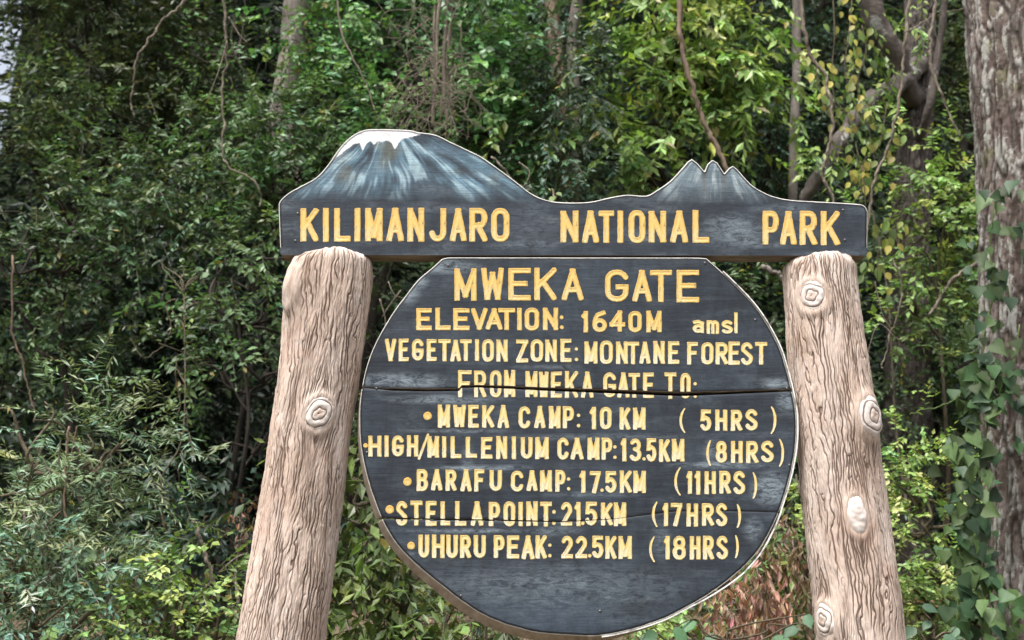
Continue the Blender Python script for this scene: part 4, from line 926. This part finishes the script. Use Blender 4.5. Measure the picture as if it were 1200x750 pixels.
shrub('dark low undergrowth shrub on the bank behind the left post', (-1.9, 8.8),
      [(240, 620, 8.9, 70, 40), (150, 640, 9, 50, 40), (290, 660, 8.7, 40, 40), (200, 680, 8.6, 60, 20, .5)], 'dark', 8, tint=1.0, scale=.9)
shrub('dark undergrowth behind and beneath the round board', (.6, 8.8),
      [(500, 640, 9, 70, 60), (600, 730, 8.8, 90, 40), (720, 745, 8.8, 90, 30), (820, 640, 9, 60, 60)], 'dark', 6, tint=1.3, scale=.9)

# low ground cover, uncountable
n = 5200; X = rng.uniform(-4.2, 4.4, n); Y = rng.uniform(6.4, 10.5, n); k_ = noise(np.stack([X * 1.1, Y * 1.1, 0 * X + 3], -1)) > -.15; X, Y = X[k_], Y[k_]
B = np.stack([X, Y, ground_z(X, Y) + .01], -1); O = UP + rvec(len(B), .7); O[:, 2] = abs(O[:, 2])
gc = twigs('ground_cover', B, O, 'bright', scale=.62, kk=7, tint=.75 + .35 * noise(B * .9)); gc['kind'] = 'stuff'; gc['label'] = 'low green ground cover over the bank'
# fallen leaves
n = 9000; X = rng.uniform(-4.2, 4.4, n); Y = rng.uniform(6.2, 10.5, n); B = np.stack([X, Y, ground_z(X, Y) + rng.uniform(.005, .03, n)], -1)
cl = np.array([.20, .12, .075]) * rng.lognormal(0, .35, (n, 1)) * np.array([1, 1, 1]) + rng.normal(0, .01, (n, 3))
lt = leaf_mesh('leaf_litter', B, unit(rvec(n) * [1, 1, .3]), UP + rvec(n, .5), rng.uniform(.03, .08, n), rng.uniform(.015, .035, n), np.clip(cl, .01, .5), M_LEAFDRY, curl=.5); lt['kind'] = 'stuff'; lt['label'] = 'fallen dry leaves on the forest floor'

# dead hanging branch with pinkish-brown withered leaves at the lower right of the round board
def withered(label, foot, blobs, dens, c0, Ls, grp=None):
    x, y = foot; gz = float(ground_z(x, y)); root = thing('withered_branch', label, 'dead branch', (x, y, gz), grp); off = np.array(root.location)
    Bb, O, T = blob_twigs(blobs, dens, sub=.06, shell=.7); n = len(Bb)
    st = Tubes()
    for b in blobs:
        c = at(b[0], b[1], b[2]); q = limb_path((x + random.uniform(-.1, .1), y, gz), c + [0, 0, b[4] * b[2] / F], .08, 6); st.add(q, np.linspace(.014, .004, len(q)), 6)
        for _ in range(5):
            e = c + rvec(1)[0] * b[3] * b[2] / F * .6; q2 = limb_path(q[-4], e, .15, 5); st.add(q2, np.linspace(.006, .002, len(q2)), 5)
    st.build('stem', M_LIANA, root, off)
    k = 3; P = np.repeat(Bb, k, 0) + rvec(n * k, .035); d = rvec(n * k, .35) + [0, -.1, -1]
    col = np.array(c0) * rng.lognormal(0, .28, (n * k, 1)) * np.exp(rng.normal(0, .08, (n * k, 3)))
    l = rng.uniform(*Ls, n * k); lo = leaf_mesh('withered_leaves', P, d, np.array([0, -1, .2]) + rvec(n * k, .6), l, l * rng.uniform(.25, .45, n * k), np.clip(col, .01, .6), M_LEAFDRY, fold=.5, curl=.35, parent=root, off=off, rich=True); lo['kind'] = 'stuff'
withered('withered branch with hanging pinkish-brown leaves at the lower right of the round board', (1.35, 7.3), [(850, 700, 7.2, 24, 22), (888, 690, 7.2, 20, 24), (855, 735, 7.1, 30, 18), (912, 722, 7.3, 15, 24)], 10, (.46, .28, .22), (.04, .075))
withered('withered brown branch drooping beside the inner side of the right post', (1.7, 7.6), [(922, 640, 7.5, 14, 26), (940, 685, 7.5, 10, 34), (903, 655, 7.5, 9, 12)], 9, (.34, .25, .18), (.035, .07))
withered('small tuft of rusty dead leaves low in the hollow left of the left post', (-1.75, 8.0), [(172, 676, 7.9, 9, 7)], 4, (.22, .12, .08), (.03, .06))
withered('rusty dead leaves hanging close to the outer side of the left post', (-1.55, 8.2), [(284, 630, 8.1, 6, 12), (282, 606, 8.1, 4, 10)], 4, (.20, .11, .075), (.03, .06))

#@@TRUNKS
# ---- big trunk at the right edge: fissured plates built as relief
def bark_trunk(name, label, foot, rows, Y, mat, seed, group=None, nth=220, dz=.009, deep=.022, ff=3.2, part='trunk'):
    pts = np.array([[*at((a + b) / 2, py, Y)] for py, a, b in rows]); rad = np.array([(b - a) / 2 * Y / F for _, a, b in rows])
    o_ = np.argsort(pts[:, 2]); pts, rad = pts[o_], rad[o_]; gz = float(ground_z(pts[0, 0], pts[0, 1]))
    root = thing(name, label, 'tree', (pts[0, 0], pts[0, 1], gz - .05), group); off = np.array(root.location)
    z0 = gz - .05; z = np.arange(z0, pts[-1, 2], dz); cx = np.interp(z, pts[:, 2], pts[:, 0]); rr = np.interp(z, pts[:, 2], rad) * (1 + .35 * np.exp(-(z - z0) / .35))
    cy = Y + .06 * np.sin(z * .8 + seed); th = np.arange(nth) * 2 * pi / nth; TH, ZZ = np.meshgrid(th, z)
    q = lambda f, fz, s: np.stack([np.cos(TH) * f + s, np.sin(TH) * f, ZZ * fz], -1)
    wob = np.stack([noise(q(3, 5, seed)), noise(q(3, 5, seed + 5)), noise(q(3, 5, seed + 8))], -1) * .35
    a = 1 - np.abs(noise(q(ff * 1.7, 2.4, seed + 1) + wob)) * 4.2; b = 1 - np.abs(noise(q(ff * 3.2, 6.0, seed + 2) + wob)) * 3.6
    fis = np.clip(np.maximum(a, b * .75), 0, 1) ** 1.3; plate = fbm(q(ff * 2, 5, seed + 3) + wob, 4)
    RR = rr[:, None] * (1 + .05 * noise(q(1, 1, seed + 6))) - deep * fis + deep * .45 * plate + deep * .25 * fbm(q(24, 40, seed), 2)
    V = np.stack([cx[:, None] + RR * np.cos(TH), cy[:, None] + RR * np.sin(TH), ZZ], -1)
    n = len(z); i = np.arange(n - 1)[:, None] * nth; j = np.arange(nth)[None]; k = (j + 1) % nth
    Q = np.stack([i + j, i + k, i + nth + k, i + nth + j], -1).reshape(-1, 4)
    obj(part, mesh(part, V.reshape(-1, 3) - off, quads=Q, mats=(mat,), attrs={'fissure': fis.ravel(), 'plate': plate.ravel()}), root)
    return root, (z, cx, cy, rr)
m = Mat('plated_bark'); fi = m.attr('fissure').outputs['Fac']; pl = m.attr('plate').outputs['Fac']
n = m.noise(7, 8, m.mapping((1, 1, .45)), .7); c = m.ramp(n, [(.3, (.065, .048, .040)), (.5, (.125, .10, .088)), (.7, (.195, .165, .15))])
li = m.noise(17, 8, m.mapping((1, 1, .75)), .8, .3); k2 = m.math('ADD', li, m.math('MULTIPLY', pl, .28)); c = m.mix(m.ramp(k2, [(.52, 0.), (.57, .85)]), c, (.33, .33, .30))
gl = m.noise(5, 6, None, .7); c = m.mix(m.ramp(gl, [(.56, 0.), (.66, .55)]), c, (.16, .17, .08)); pk = m.noise(4, 5); c = m.mix(m.ramp(pk, [(.60, 0.), (.72, .4)]), c, (.26, .17, .16))
c = m.mix(m.ramp(fi, [(.15, 0.), (.7, .9)]), c, (.045, .034, .028)); m.base(c); m.rough(.92); m.spec(.15); m.bump(m.noise(45, 8, m.mapping((1, 1, .5))), .9, .015); M_PLATE = m.m
big, BT = bark_trunk('plated_bark_tree', 'thick trunk with flaking grey lichened bark at the right edge of the view', None,
    [(900, 1158, 1300), (740, 1158, 1290), (600, 1153, 1280), (450, 1147, 1272), (300, 1142, 1266), (200, 1139, 1262), (100, 1134, 1258), (0, 1128, 1254), (-160, 1118, 1250)], 7.6, M_PLATE, 2.2, deep=.020, nth=180, dz=.011)
m = Mat('dark_ridged_bark'); fi = m.attr('fissure').outputs['Fac']; n = m.noise(6, 8, m.mapping((1, 1, .4)), .7); c = m.ramp(n, [(.3, (.035, .028, .024)), (.7, (.12, .098, .085))])
li = m.noise(4, 6, None, .7); c = m.mix(m.ramp(li, [(.60, 0.), (.66, .7)]), c, (.30, .31, .29)); c = m.mix(m.math('MULTIPLY', fi, .7), c, (.02, .016, .014)); m.base(c); m.rough(.9); m.bump(m.noise(30, 8), .8, .02); M_RIDGE = m.m
M_RIDGE2 = m_bark('lichened_dark_bark', (.04, .034, .03), (.15, .13, .118), 9, (.32, .32, .30), .57)
dk, DT = bark_trunk('dark_forked_tree', 'dark furrowed trunk with a heavy limb leaning left, behind the top board at right', None,
    [(700, 1030, 1090), (500, 1033, 1090), (350, 1038, 1088), (250, 1043, 1088), (150, 1052, 1092), (80, 1058, 1096), (0, 1060, 1100), (-150, 1065, 1105)], 10.6, M_RIDGE, 7.7, nth=120, dz=.014, deep=.03)
tb = Tubes(); off = np.array(dk.location)
def pth(pts, Y, n=8):
    P = [at(p[0], p[1], p[2] if len(p) > 2 else Y) for p in pts]; return catmull(P, n)
q = pth([(1078, 75, 10.5), (1050, 100, 10.3), (1020, 120, 10.2), (998, 145, 10.1), (975, 180, 10.0), (955, 215, 10.0), (938, 245, 10.1), (915, 300, 10.3)], 10); tb.add(q, np.linspace(.078, .036, len(q)), 20, .55, 13); tb.build('limb', M_RIDGE2, dk, off)
tb = Tubes(); q = pth([(1072, 120, 10.5), (1045, 60, 10.3), (1025, 20, 10.2), (1010, -40, 10.1)], 10); tb.add(q, np.linspace(.11, .07, len(q)), 18, .4, 11); tb.build('limb', M_RIDGE, dk, off)
tb = Tubes(); q = pth([(1075, 170, 10.5), (1088, 130, 10.2), (1100, 60, 10.2), (1110, -20, 10.1)], 10); tb.add(q, np.linspace(.035, .025, len(q)), 10, .4, 12); tb.build('limb', M_RIDGE, dk, off)

def slim(label, pts, Y, r0, r1, mat, grp='slim bare trunks among the leaves', name='slim_trunk'):
    q = pth(pts, Y); tb = Tubes(); g_ = float(ground_z(q[-1, 0], q[-1, 1]))
    q = np.vstack([q, [[q[-1, 0] + .1, q[-1, 1], g_ - .05]]]); tb.add(q, np.concatenate([np.linspace(r0, r1, len(q) - 1), [r1 * 1.2]]), 12, .14, 9)
    o = tb.build(name, mat, None); return tag(o, label, 'tree trunk', grp)
slim('pale lichened trunk standing left of the painted mountain, upper part bare', [(360, -80), (350, 0), (345, 60), (338, 100), (334, 160), (350, 260), (372, 360)], 10.9, .13, .12, M_BARKPALE)
slim('slim brownish trunk rising above the dip of the top board', [(640, -60), (648, 20), (652, 60), (657, 110), (661, 160)], 10.6, .06, .055, M_BARKBROWN)
slim('thin mottled trunk just right of the brownish one above the dip', [(690, -60), (672, 30), (671, 80), (674, 120), (672, 260)], 10.9, .045, .05, M_BARKPALE)
slim('pale slim trunk between the yellow drooping leaves and the leaning limb', [(936, -50), (933, 40), (934, 80), (932, 120), (928, 260)], 11.0, .04, .04, M_BARKPALE)
slim('thin pale trunk dropping behind the dip of the top board', [(668, 160), (670, 200), (669, 240), (668, 300)], 10.7, .045, .045, M_BARKPALE)

# ---- lianas and bare branches, each a thing
def liana(label, pts, Y, r, mat=None, grp='bare lianas and branches hanging in front of the forest', name='liana', cat='liana', taper=.6, extra=()):
    tb = Tubes(); q = pth(pts, Y, 10); q = q + np.cumsum(rvec(len(q), .0045), 0); r = r * .66; tb.add(q, np.linspace(r, r * taper, len(q)), 8, .35, 30)
    for e in extra: q2 = pth(e, Y, 8); tb.add(q2, np.linspace(r * .6, r * .3, len(q2)), 6, .15, 25)
    c = q[0]; o = tb.build(name, mat or M_LIANA, None, c); o.location = c; return tag(o, label, cat, grp)
liana('pale arching liana at the upper left, its free end curling down', [(222, -4), (197, 18), (178, 40), (165, 65), (154, 95), (151, 122), (157, 137)], 8.6, .014)
liana('long straight-falling liana left of the painted mountain, kinking right at its foot', [(262, -20), (267, 30), (268, 70), (265, 90), (266, 140), (267, 175), (276, 190), (300, 205), (318, 225), (322, 240)], 8.8, .014, extra=[[(266, 48), (258, 78), (243, 118)], [(268, 20), (280, 40), (290, 50)]])
liana('thin liana slanting down to the snow cap of the painted mountain', [(392, -20), (402, 30), (414, 70), (430, 110), (443, 148)], 8.5, .010)
liana('stout brown branch running down to the small jagged peaks', [(797, -15), (801, 30), (806, 75), (815, 120), (822, 148), (838, 170), (853, 200)], 9.6, .030, M_BARKBROWN, name='bare_branch', cat='branch', taper=.9)
liana('knobbly pale liana ending behind the right end of the top board', [(935, -20), (938, 30), (945, 62), (962, 88), (966, 120), (966, 160), (960, 190), (958, 205), (968, 235), (972, 260)], 8.3, .020)
liana('smooth long liana hanging in front of the dark forked trunk', [(1070, -20), (1062, 35), (1058, 70), (1053, 110), (1047, 150), (1038, 182), (1031, 200), (1028, 235), (1024, 290)], 8.6, .018)
liana('liana sweeping from the top right down to the thick bark trunk', [(1094, -20), (1096, 30), (1098, 60), (1106, 95), (1120, 130), (1138, 165)], 8.0, .018)
liana('twisted twig crossing above the liana that meets the bark trunk', [(1060, 40), (1085, 22), (1120, 8), (1150, 2)], 8.0, .008, extra=[[(1085, 22), (1100, 50), (1098, 75)]])
liana('looping thin stem in the gap right of the right post', [(1045, 303), (1056, 330), (1058, 370), (1052, 400), (1044, 430), (1040, 436)], 7.9, .009, extra=[[(1025, 330), (1035, 370), (1050, 392)], [(1052, 398), (1030, 380), (1018, 410), (1016, 430)]])
liana('grey bare branch reaching left from the bark trunk', [(1150, 308), (1125, 322), (1102, 338), (1088, 354), (1078, 366)], 8.6, .020, name='bare_branch', cat='branch')
liana('pale tendril arching across the shade right of the right post', [(1165, 345), (1130, 345), (1110, 338), (1102, 340), (1096, 346)], 8.0, .006, M_GREENSTEM)
liana('crooked light twig below the curling tendril, right of the right post', [(1140, 412), (1105, 411), (1090, 406), (1075, 408)], 8.0, .007, M_GREENSTEM)
liana('light green arching runner just above the yellow-green shrub', [(1148, 425), (1130, 455), (1105, 475), (1075, 482), (1062, 485)], 7.8, .007, M_GREENSTEM)
liana('greyish dead stick leaning in the hollow left of the left post', [(224, 612), (236, 630), (250, 655), (258, 680), (264, 695)], 7.8, .018, name='dead_stick', cat='stick', taper=1.0, extra=[[(256, 672), (275, 655), (290, 648)], [(235, 694), (250, 680), (262, 668)]])
liana('slim dark-barked branch emerging between the right post and the round board', [(893, 312), (903, 318), (912, 328), (920, 345)], 8.4, .024, M_BARKPALE, name='bare_branch', cat='branch')
liana('zigzag twig with few leaves left of the left post', [(205, 350), (196, 358), (200, 385), (186, 405), (165, 415), (150, 395)], 8.6, .006, M_TWIG, extra=[[(200, 360), (215, 385), (218, 410), (240, 440)], [(186, 402), (220, 415), (250, 430)]])
liana('straggly twig standing in the hollow below the zigzag one', [(208, 420), (206, 450), (208, 480), (200, 500), (205, 520)], 8.6, .006, M_TWIG)
liana('reddish thin sapling stem at the far left', [(15, 300), (14, 380), (22, 420), (30, 465), (36, 490)], 9.2, .012, M_BARKBROWN)
liana('pair of pale thin stems seen between the left post and the round board', [(505, 318), (508, 330), (512, 352)], 7.9, .010, extra=[[(445, 350), (452, 380), (446, 420), (440, 450)], [(470, 340), (455, 360), (448, 372)], [(455, 330), (462, 345), (474, 350)]])
liana('brown curved vine stem rising behind the slope of the painted mountain', [(575, 185), (590, 198), (608, 218), (622, 236)], 7.6, .011, extra=[[(608, 190), (620, 200), (618, 212), (610, 222)]])
liana('whitish cane leaning under the left rim of the round board', [(552, 720), (545, 732), (536, 748), (528, 765)], 6.2, .008, extra=[[(524, 718), (520, 735), (518, 760)]])
liana('reddish main stem of the willowy shrub', [(82, 500), (79, 540), (78, 590), (83, 630), (92, 680), (105, 740)], 6.9, .010, M_BARKBROWN, extra=[[(80, 560), (40, 545), (25, 560)], [(72, 640), (58, 670), (76, 690)], [(90, 500), (84, 530), (79, 555)], [(70, 600), (52, 620), (58, 640), (50, 655)]])
liana('wiry stems twisting through the bottom of the willowy shrub', [(30, 600), (45, 640), (50, 670), (70, 685), (75, 690)], 6.8, .006, extra=[[(40, 660), (42, 690), (33, 715)], [(66, 650), (68, 700), (66, 730)], [(26, 560), (28, 600), (26, 620)]])

# ---- tangle of aerial roots above the mountain: one clump, strands uncountable
root = thing('hanging_root_tangle', 'brown tangle of hanging roots and dead twigs above the painted mountain', 'roots', at(520, 0, 9.5)); off = np.array(root.location)
tb = Tubes()
for i, (x0, x1, r) in enumerate([(520, 512, .016), (526, 520, .02), (514, 509, .012), (530, 524, .014), (522, 531, .01)]):
    q = pth([(x0, -30), ((x0 + x1) / 2 + random.uniform(-4, 4), 30), (x1, 80), (x1 + random.uniform(-6, 6), 150)], 9.4 + .05 * i); tb.add(q, np.linspace(r, r * .5, len(q)), 7, .2, 20)
tb.build('root', M_LIANA, root, off)
tb = Tubes()
for i in range(135):
    p = rng.uniform([488, -10], [540, 120]) if i < 75 else rng.uniform([470, 60], [548, 165]); v = np.array([rng.normal(0, .8), rng.uniform(.1, 1.2)]); pts = [tuple(p)]
    for _ in range(rng.integers(3, 7)):
        v = v + rng.normal(0, .45, 2) + [0, .08]; v /= max(.6, np.hypot(*v)); p = p + v * rng.uniform(9, 17); pts.append((p[0], min(p[1], 182)))
    q = pth([(a_, b_) for a_, b_ in pts], 9.4 + rng.uniform(-.3, .3), 4); tb.add(q, np.linspace(rng.uniform(.0025, .0055), .0015, len(q)), 4)
tb.build('dead_twigs', M_LIANA, root, off)['kind'] = 'stuff'

#@@LEAVES
# ---- large single leaves as parts
def heart_leaf(L, W, nm, lobe=.16, ivy=False):
    us = np.linspace(0, 1, 7); pr = np.array([.0, .92, 1.0, .74, .50, .26, 0.0] if ivy else [.0, .60, .96, 1., .76, .40, 0.0]) * .5
    V = [(0, 0, 0)]; rows = []
    for u, p_ in zip(us, pr):
        y = u * L - (lobe * L if 0 < u < .3 else 0) * .6; z = -.22 * L * u * u
        rows.append((len(V), p_)); V += [(-p_ * W * 2 * .5, y, z + .12 * W * (p_ > 0)), (0, u * L, z), (p_ * W * 2 * .5, y, z + .12 * W * (p_ > 0))]
    T = []
    for (a, _), (b, _) in zip(rows[:-1], rows[1:]): T += [(a, a + 1, b + 1, b), (a + 1, a + 2, b + 2, b + 1)]
    return mesh(nm, V, faces=T)
def leafset(nm, L, W, cols, lobe=.16, ivy=False):
    out = []
    for i, c in enumerate(cols):
        me = heart_leaf(L * (1 + .12 * (i % 3 - 1)), W, nm, lobe, ivy); mm = M_LEAF.copy(); mm.name = nm + '_green'
        nt_ = mm.node_tree; at_ = [x for x in nt_.nodes if x.type == 'ATTRIBUTE'][0]
        rgb = nt_.nodes.new('ShaderNodeRGB'); rgb.outputs[0].default_value = (*c, 1)
        oi = nt_.nodes.new('ShaderNodeObjectInfo'); mr = nt_.nodes.new('ShaderNodeMapRange'); mr.inputs[3].default_value = .55; mr.inputs[4].default_value = 1.5
        mu_ = nt_.nodes.new('ShaderNodeVectorMath'); mu_.operation = 'SCALE'; nt_.links.new(oi.outputs['Random'], mr.inputs[0]); nt_.links.new(rgb.outputs[0], mu_.inputs[0]); nt_.links.new(mr.outputs[0], mu_.inputs['Scale'])
        nt_.nodes['Principled BSDF'].inputs['Roughness'].default_value = .55
        for l in list(nt_.links):
            if l.from_node == at_: nt_.links.new(mu_.outputs[0], l.to_socket)
        me.materials.append(mm); out.append(me)
    return out
from mathutils import Matrix
def put_leaf(me, name, parent, off, p, d, n_, s=1.0):
    d = Vector(d).normalized(); n_ = Vector(n_); n_ = (n_ - d * n_.dot(d)).normalized(); x = d.cross(n_)
    o = obj(name, me, parent); M = Matrix((x, d, n_)).transposed().to_4x4(); M = Matrix.Translation(Vector(np.asarray(p) - off)) @ M @ Matrix.Scale(float(s), 4)
    o.matrix_local = M; return o
# vine climbing the big trunk
root = thing('climbing_vine', 'green heart-leaved vine climbing the thick bark trunk at the right edge', 'vine', at(1140, 745, 7.2)); off = np.array(root.location)
tb = Tubes(); stems = []
for pts in ([(1145, 760), (1132, 700), (1138, 620), (1150, 540), (1160, 470), (1152, 400), (1165, 340), (1160, 290), (1166, 230)], [(1120, 760), (1125, 660), (1128, 580), (1130, 520), (1142, 460), (1150, 430)], [(1185, 760), (1160, 700), (1150, 640)],
            [(1137, 575), (1136, 620), (1140, 670)], [(1165, 470), (1185, 440), (1195, 380)]):
    q = pth(pts, 7.12); tb.add(q, np.linspace(.007, .004, len(q)), 6); stems.append(q)
tb.build('stem', M_GREENSTEM, root, off)
LV = leafset('leaf', .095, .085, [(.040, .088, .030), (.030, .070, .030), (.075, .130, .040), (.048, .082, .022)], ivy=True)
spots = []
for q, num in zip(stems, (142, 80, 18, 18, 12)):
    for _ in range(num):
        p = q[rng.integers(0, len(q))] + rng.normal(size=3) * [.075, .04, .05]; spots.append(p)
for i in range(26): spots.append(at(rng.uniform(1110, 1190), rng.uniform(690, 760), 7.0 + rng.uniform(-.1, .1)))
for p in spots:
    put_leaf(LV[rng.integers(0, 4)], 'leaf', root, off, p + [0, -.03, 0], (rng.normal(0, .7), -.35, -1 + rng.normal(0, .45)), (rng.normal(0, .55), -1, .55 + rng.normal(0, .35)), rng.uniform(.55, 1.15))
# sparse yellowing leaves hanging in front of the leaning limb
root = thing('yellowing_vine', 'sparse vine with yellowing leaves hanging before the leaning limb, upper right', 'vine', at(985, 240, 9.0)); off = np.array(root.location)
tb = Tubes(); stems = []
for pts in ([(975, -20), (978, 40), (975, 90), (985, 150), (1010, 200), (1015, 260)], [(1000, -20), (995, 40), (990, 80), (1000, 120)], [(1010, 30), (1015, 60), (1005, 100), (1020, 160), (1030, 215)], [(1040, 120), (1030, 170), (1012, 190), (1010, 240)], [(955, 60), (960, 100), (985, 125), (1000, 150)], [(1045, 250), (1030, 290), (1028, 330)]):
    q = pth(pts, 8.9 + rng.uniform(-.2, .2)); tb.add(q, np.linspace(.005, .003, len(q)), 5); stems.append(q)
tb.build('stem', M_TWIG, root, off)
LY = leafset('leaf', .085, .05, [(.19, .23, .045), (.30, .29, .055), (.12, .19, .045), (.36, .31, .07)], .05)
for q in stems:
    for _ in range(24):
        p = q[rng.integers(0, len(q))] + rng.normal(size=3) * [.07, .05, .06]
        put_leaf(LY[rng.integers(0, 4)], 'leaf', root, off, p, (rng.normal(0, .5), -.2, -1), (rng.normal(0, .5), -1, .4), rng.uniform(.6, 1.05))
# broad-leaved plants
def broad(label, foot_px, spots, Y, L, cols, grp='broad-leaved plants on the bank'):
    b = at(*foot_px, Y); gz = float(ground_z(b[0], Y)); b = np.array([b[0], Y, gz]); root = thing('broad_leaved_plant', label, 'plant', b, grp); off = np.array(root.location)
    tb = Tubes(); LB = leafset('leaf', L * .85, L * .5, cols, .10)
    ce = at(np.mean([q_[0] for q_ in spots]), np.mean([q_[1] for q_ in spots]), Y); main = limb_path(b, ce, .07, 8); tb.add(main, np.linspace(.007, .004, len(main)), 6)
    for (x, y) in spots:
        e = at(x, y, Y + rng.uniform(-.12, .1)); q = limb_path(main[np.argmin(np.linalg.norm(main - e - [0, 0, -.1], axis=1))], e, .08, 5); tb.add(q, np.linspace(.006, .003, len(q)), 5)
        put_leaf(LB[rng.integers(0, len(LB))], 'leaf', root, off, e, (rng.normal(0, .8), -.5, -.5 + rng.normal(0, .3)), (rng.normal(0, .3), -.7, .8), rng.uniform(.75, 1.15))
    tb.build('stem', M_TWIG, root, off)
broad('plant with a few broad pale green leaves near the willowy shrub', (120, 720), [(132, 645), (148, 655), (150, 668), (113, 650), (118, 672), (128, 688), (100, 640), (136, 672), (95, 660)], 6.9, .115, [(.12, .20, .085), (.09, .16, .07)])
broad('broad dark green leaves poking up under the bottom right of the round board', (800, 770), [(770, 742), (790, 735), (815, 728), (840, 745), (800, 748), (750, 748), (935, 735), (945, 720), (925, 748), (955, 740)], 6.6, .14, [(.055, .13, .065), (.07, .16, .07)])
broad('broad bluish leaves at the bottom between the right post and the bark trunk', (1090, 780), [(1072, 735), (1090, 728), (1105, 745), (1065, 748), (1120, 735), (1080, 710), (1130, 748)], 6.8, .11, [(.06, .125, .065), (.05, .11, .06)])
broad('small seedling with round light leaves peeping over the dip of the top board', (649, 300), [(646, 222), (652, 226), (648, 230)], 6.6, .07, [(.20, .30, .07)])
broad('shade plant with grey-green round leaves in the dark hollow', (215, 640), [(190, 545), (205, 540), (215, 636), (222, 628), (208, 645), (270, 640), (180, 560), (160, 610)], 8.7, .12, [(.045, .085, .055), (.04, .075, .05)])
broad('twiggy plant with mid-green leaves reaching right in front of the hollow', (240, 480), [(180, 300), (190, 305), (212, 303), (238, 315), (245, 320), (210, 360), (225, 355), (236, 352), (218, 395), (205, 430)], 8.4, .085, [(.075, .13, .055), (.06, .11, .05)])
